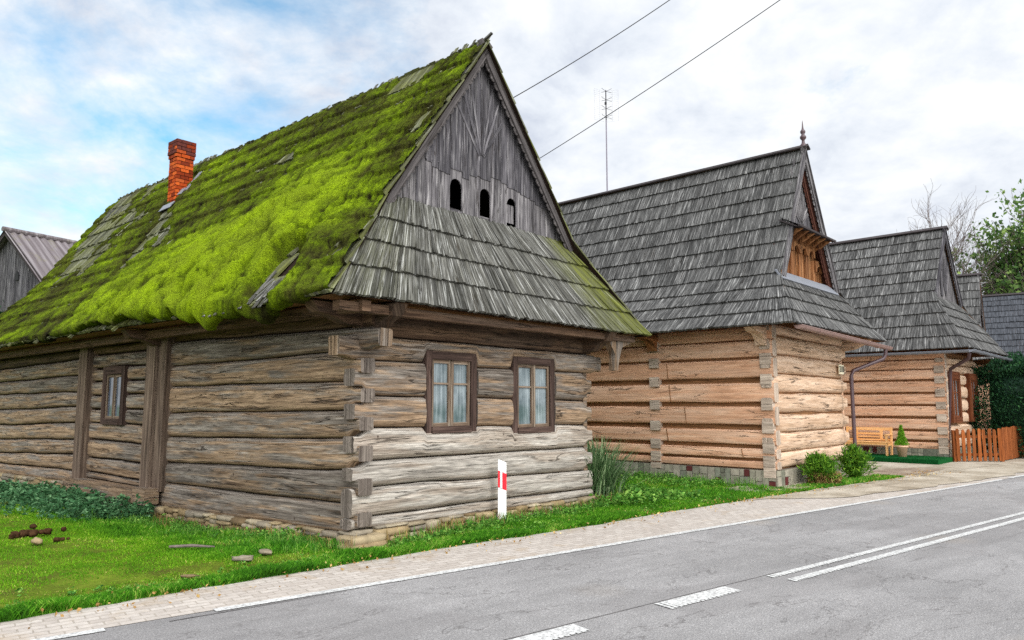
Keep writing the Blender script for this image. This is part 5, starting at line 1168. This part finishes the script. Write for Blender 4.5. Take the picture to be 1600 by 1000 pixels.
# nettles and broad weeds along the cottage wall
def weeds(name, mat, pts, hgt, leaf, npl, seed, aspect=1.7, stem=True):
    r = np.random.default_rng(seed); mb = MB()
    for (x, y, z, s_) in pts:
        hh = hgt*s_*r.uniform(.6, 1.2); k = int(npl*r.uniform(.7, 1.3)); t = r.random(k)**.7; lx, ly = r.normal(0, .14, 2)*hh
        C = np.stack([x+lx*t+r.normal(0, .012, k), y+ly*t+r.normal(0, .012, k), z+hh*t], -1); a = r.random(k)*6.28
        leaf_cloud(mb, C, k, leaf*s_, dirs=np.stack([np.cos(a), np.sin(a), .15+0*a], -1)*1.3, aspect=aspect, up=.05)
    return tag(mb.build(name, mat), kind='stuff')
def strip_pts(H, n, f, zfun=lawn_z):
    o = []
    for _ in range(n): u, v, s_ = f(); x, y = to_world(H, u, v); o.append((x, y, float(zfun(x, y)), s_))
    return o
weeds('nettles', M['nettle'], strip_pts(H1, 620, lambda: (-.4-abs(random.gauss(0, .8)), random.uniform(5.3, 10.8), random.uniform(.3, 1.15))), .33, .075, 22, 1)
weeds('nettles', M['nettle'], strip_pts(H1, 560, lambda: (-.5-abs(random.gauss(0, 1.1)), random.uniform(10.2, 16.5), random.uniform(.3, 1.0))), .28, .08, 18, 2)
weeds('low_weeds', M['weed'], strip_pts(H1, 330, lambda: (random.uniform(.2, 5.6), -.25-abs(random.gauss(0, .28)), random.uniform(.4, 1.0))), .13, .055, 14, 3)
weeds('low_weeds', M['weed'], strip_pts(H1, 260, lambda: (-.2-abs(random.gauss(0, .35)), random.uniform(.2, 6.5), random.uniform(.4, 1.0))), .14, .055, 14, 4)
weeds('low_weeds', M['weed'], strip_pts(H1, 260, lambda: (random.uniform(5.2, 7.6), random.uniform(-1.3, .6), random.uniform(.5, 1.3))), .15, .07, 16, 5)
weeds('low_weeds', M['weed'], strip_pts(H2, 300, lambda: (random.uniform(-1.6, -.1), random.uniform(1, 6.2), random.uniform(.5, 1.2))), .12, .06, 14, 6)
n = 500; s_ = rng.uniform(.0, 13.5, n); d = edge_d(s_)+.10+np.abs(rng.normal(0, .2, n)); P = sd(s_, d)
weeds('low_weeds', M['weed'], [(float(a), float(b), float(lawn_z(a, b)), random.uniform(.4, 1)) for a, b in P], .07, .04, 12, 7)
# long unmown grass and dry stalks at the foot of the walls
def tall_blades(name, mat, pts, size):
    C = np.array([p[:3] for p in pts]); C = np.repeat(C, 9, 0)+rng.normal(0, .035, (len(pts)*9, 3))*[1, 1, .2]; m = len(C)
    mb = MB(); leaf_cloud(mb, C, m, size, dirs=np.tile([0, 0, 1.6], (m, 1)), aspect=22, up=.6); tag(mb.build(name, mat), kind='stuff')
tall_blades('long_grass', M['weed'], strip_pts(H1, 260, lambda: (-.35-abs(random.gauss(0, .4)), random.uniform(-.3, 6.3), 1)), .13)
tall_blades('dry_stalks', M['drybush'], strip_pts(H1, 60, lambda: (-.2-abs(random.gauss(0, .25)), random.uniform(-.4, 6.3), 1)), .17)
tall_blades('long_grass', M['weed'], strip_pts(H1, 130, lambda: (random.uniform(.2, 6.2), -.22-abs(random.gauss(0, .2)), 1)), .17)
tall_blades('dry_stalks', M['drybush'], strip_pts(H1, 90, lambda: (random.uniform(.2, 6.2), -.18-abs(random.gauss(0, .16)), 1)), .18)
tall_blades('long_grass', M['weed'], strip_pts(H2, 120, lambda: (-.1-abs(random.gauss(0, .3)), random.uniform(.3, 5.5), 1)), .17)
# arching clumps
def clump(name, label, cat, x, y, z, n, L, spread, mat, w=.012, droop=.5, seed=0, dry=None):
    r = np.random.default_rng(seed); t = thing(name, label, cat, (x, y, z))
    for mt, cnt, nm, LL in ((mat, n, 'leaves', L),)+(((dry, n//2, 'dry_leaves', L*.62),) if dry else ()):
        mb = MB(); k = 6; tt = np.linspace(0, 1, k)
        a = r.random(cnt)*6.28; l = LL*r.uniform(.55, 1.15, cnt); sp = np.abs(r.normal(0, .38, cnt)); bx, by = r.normal(0, spread, (2, cnt)); dr = droop*r.uniform(.3, 1.3, cnt)
        hor = l[:, None]*(sp[:, None]*tt+dr[:, None]*tt**2.2*.8); ver = l[:, None]*(np.sqrt(np.clip(1-sp**2*.6, .2, 1))[:, None]*tt-dr[:, None]*.55*tt**2.6)
        X_ = bx[:, None]+np.cos(a)[:, None]*hor; Y_ = by[:, None]+np.sin(a)[:, None]*hor; C = np.stack([X_, Y_, np.maximum(ver, 0)], -1)
        sx = np.stack([-np.sin(a), np.cos(a), 0*a], -1)[:, None]*(w*np.array([.6, 1, 1, .85, .55, .08]))[None, :, None]
        V = np.stack([C-sx, C+sx], 2).reshape(-1, 3); i = (np.arange(cnt)*k*2)[:, None, None]+(np.arange(k-1)*2)[None, :, None]; F_ = (i+np.array([0, 1, 3, 2])).reshape(-1, 4)
        mb.add(V, F_, None, np.repeat(np.clip(r.normal(.5, .22, cnt), 0, 1), k-1)); mb.build(nm, mt, t)
    return t
x, y = to_world(H1, 5.95, .25); clump('tall_grass_clump', 'tall blue green clump of grassy stems at the corner between the two houses', 'plant', x, y, .0, 620, 1.25, .17, M['reed'], .013, .35, 1)
x, y = float(sd(15.6, 9.55)[0]), float(sd(15.6, 9.55)[1])
def bush(name, label, x, y, R, Hh, seed, dry=False):
    r = np.random.default_rng(seed); t = thing(name, label, 'bush', (x, y, 0)); mb = MB(); n = 150
    for k in range(n):
        a = r.random()*6.28; sp = abs(r.normal(0, .5)); l = Hh*r.uniform(.75, 1.12); q = np.linspace(0, 1, 6); ho = R*1.1*np.clip(sp, 0, 1.1)*q**.8; P = np.stack([np.cos(a)*ho, np.sin(a)*ho, l*q*np.sqrt(max(.15, 1-.55*min(sp, 1.2)**2))], -1)
        tube(mb, P, np.linspace(.007, .003, 6), 4, cap=False, rnd=.2)
        m = 34; f = r.random(m)**.7*5; i = np.minimum(f.astype(int), 4); C = P[i]*(1-(f-i))[:, None]+P[i+1]*(f-i)[:, None]+r.normal(0, .02, (m, 3)); d = np.tile((P[-1]-P[0])/np.linalg.norm(P[-1]-P[0]), (m, 1))
        leaf_cloud(mb, C, m, .11, dirs=d+r.normal(0, .5, (m, 3)), aspect=4.2, up=.0)
    mb.build('foliage', M['bush'], t)
    if dry:
        mb = MB(); m = 2600; a = r.random(m)*6.28; q = r.random(m)**.5; C = np.stack([np.cos(a)*R*.8*q+.1, np.sin(a)*R*.8*q, Hh*.55*r.random(m)], -1); leaf_cloud(mb, C, m, .15, dirs=np.stack([0*a+.2, 0*a-.1, -1+0*a], -1), aspect=8, up=-.3); mb.build('dry_foliage', M['drybush'], t)
p = px_at(1283, 752, 17.3); bush('bush', 'left bush against the pale wall, green on top with dry brown leaves below', float(p[0]), float(p[1])+.1, .44, .62, 1, True)
p = px_at(1338, 745, 18.6); bush('bush', 'fresh green bush at the foot of the downpipe', float(p[0]), float(p[1])+.1, .42, .72, 2)
# hedge
def hedge():
    t = thing('conifer_hedge', 'dense dark green conifer hedge behind the orange fence', 'hedge', (20.6, 28.9, 0), radians(42)); m = 60000
    L, Wd, Hh = 4.6, 1.3, 3.25; face = rng.random(m); x = rng.uniform(-L, L, m); z = rng.random(m)*Hh
    y = -Wd+.75*fbm(x*1.1, z*1.1, 0, 5, 4)+.5*(z/Hh)**2+rng.random(m)**2*.4; top = rng.random(m) < .25; y = np.where(top, rng.uniform(-Wd, Wd, m), y); z = np.where(top, Hh+.8*fbm(x*1.0, y*1.0, 0, 6, 3)-rng.random(m)**2*.25, z)
    end = (rng.random(m) < .2); x = np.where(end & ~top, -L+.7*fbm(y*1.3, z*1.3, 0, 8, 3)+.4*(z/Hh)**3+rng.random(m)**2*.3, x); y = np.where(end & ~top, rng.uniform(-Wd, Wd, m), y)
    sw_ = 1-.12*(z/Hh)**3; C = np.stack([x*sw_, y*sw_, z], -1); nn = np.where(top[:, None], [[0, 0, 1.]], np.where(end[:, None], [[-1., 0, .4]], [[0, -1., .4]])); mb = MB(); leaf_cloud(mb, C, m, .10, dirs=nn, aspect=2.2, up=.2)
    mb.build('foliage', M['hedge'], t); mb = MB(); rounded(mb, (0, 0, Hh/2-.05), (2*L*.88, 2*Wd*.62, Hh*.9), 3, .1, 6, .02, 10); mb.build('inner_twigs', M['hedge'], t, smooth=True)
hedge()
# ================================================================== trees
def tree(name, label, x, y, Hh, seed, leafy, spread=.5, mult=1, leafn=9, leaf=.14, trunk_r=.12, depth=5, z0=0.0, crownlow=.3, mat='tree_leaf'):
    r = np.random.default_rng(seed); t = thing(name, label, 'tree', (x, y, z0)); mb = MB(); tips = []; lim = []
    def grow(p, d, L, rad, k):
        n = 5; P = [p]; 
        for i in range(n): d = d+r.normal(0, .07+.03*k, 3)+np.array([0, 0, .05]); d = d/np.linalg.norm(d); P.append(P[-1]+d*L/n)
        P = np.array(P); tube(mb, P, np.linspace(rad, rad*.62, n+1), 6 if k < 2 else 4, cap=False)
        if k >= depth-2: tips.extend([P[j] for j in (2, 3, 4, 5)])
        if k < depth:
            for q in range(r.integers(3, 5) if k > 0 else r.integers(7, 9)):
                f = r.uniform(.35, 1.0) if k > 0 else r.uniform(crownlow, 1.0); c = P[int(f*n)]; a = r.random()*6.28; s_ = np.array([np.cos(a), np.sin(a), 0]); dd = d*(1-spread*.6)+s_*spread+np.array([0, 0, .25]); dd /= np.linalg.norm(dd)
                grow(c, dd, L*r.uniform(.55, .78), rad*.55, k+1)
            grow(P[-1], d, L*.7, rad*.6, k+1)
    for q in range(mult): grow(np.array([r.normal(0, .25)*(mult > 1), r.normal(0, .25)*(mult > 1), 0]), np.array([r.normal(0, .06), r.normal(0, .06), 1.]), Hh*.36, trunk_r, 0)
    mb.build('trunk', M['bark'], t)
    if leafy:
        T = np.array(tips); m = len(T)*leafn; C = np.repeat(T, leafn, 0)+r.normal(0, .20, (m, 3)); mb = MB(); cl = np.clip(r.normal(.5, .2, len(T)), 0, 1); leaf_cloud(mb, C, m, leaf, rnd=np.clip(np.repeat(cl, leafn)+r.normal(0, .12, m), 0, 1), aspect=1.6, up=-.1); mb.build('crown', M[mat], t)
    return t
def at(x, y, D): p = px_at(x, y, D); return float(p[0]), float(p[1])
tree('bare_tree', 'tall bare tree with fine twigs behind the brown house roof', *at(1470, 500, 46), 15.6, 3, False, .40, 1, depth=5, trunk_r=.12, crownlow=.25)
tree('leafy_tree', 'tallest leafy tree, loose green crown at the right edge', *at(1584, 500, 44), 16.0, 11, True, .27, 1, 2, .28, .13, 4, crownlow=.3)
tree('leafy_tree', 'slender leafy tree with thin crown just left of the tallest one', *at(1541, 500, 46), 13.5, 12, True, .2, 1, 1, .24, .08, 3, crownlow=.35)
tree('leafy_tree', 'low leafy tree partly cut by the right edge above the dark roof', *at(1622, 500, 42), 14.0, 14, True, .34, 1, 1, .28, .12, 4, crownlow=.3)
tree('sapling', 'thin bare sapling beside the tall bare tree', *at(1508, 500, 44), 7.6, 15, False, .3, 1, depth=3, trunk_r=.05)
tree('bare_tree', 'twiggy treetop with a few brown leaves showing over the middle roof', *at(1385, 500, 50), 11.8, 16, True, .5, 1, 1, .12, .12, 4, crownlow=.5, mat='dryleaf')
tree('bare_tree', 'pale bare treetop far behind the barn ridge', *at(72, 500, 46), 12.6, 17, False, .35, 1, depth=3, trunk_r=.09, crownlow=.5)
tree('dark_tree', 'dark evergreen foliage beside the barn at the left edge', -17.6, 23.6, 6.2, 21, True, .5, 1, 26, .2, .12, 4, crownlow=.15, mat='hedge')
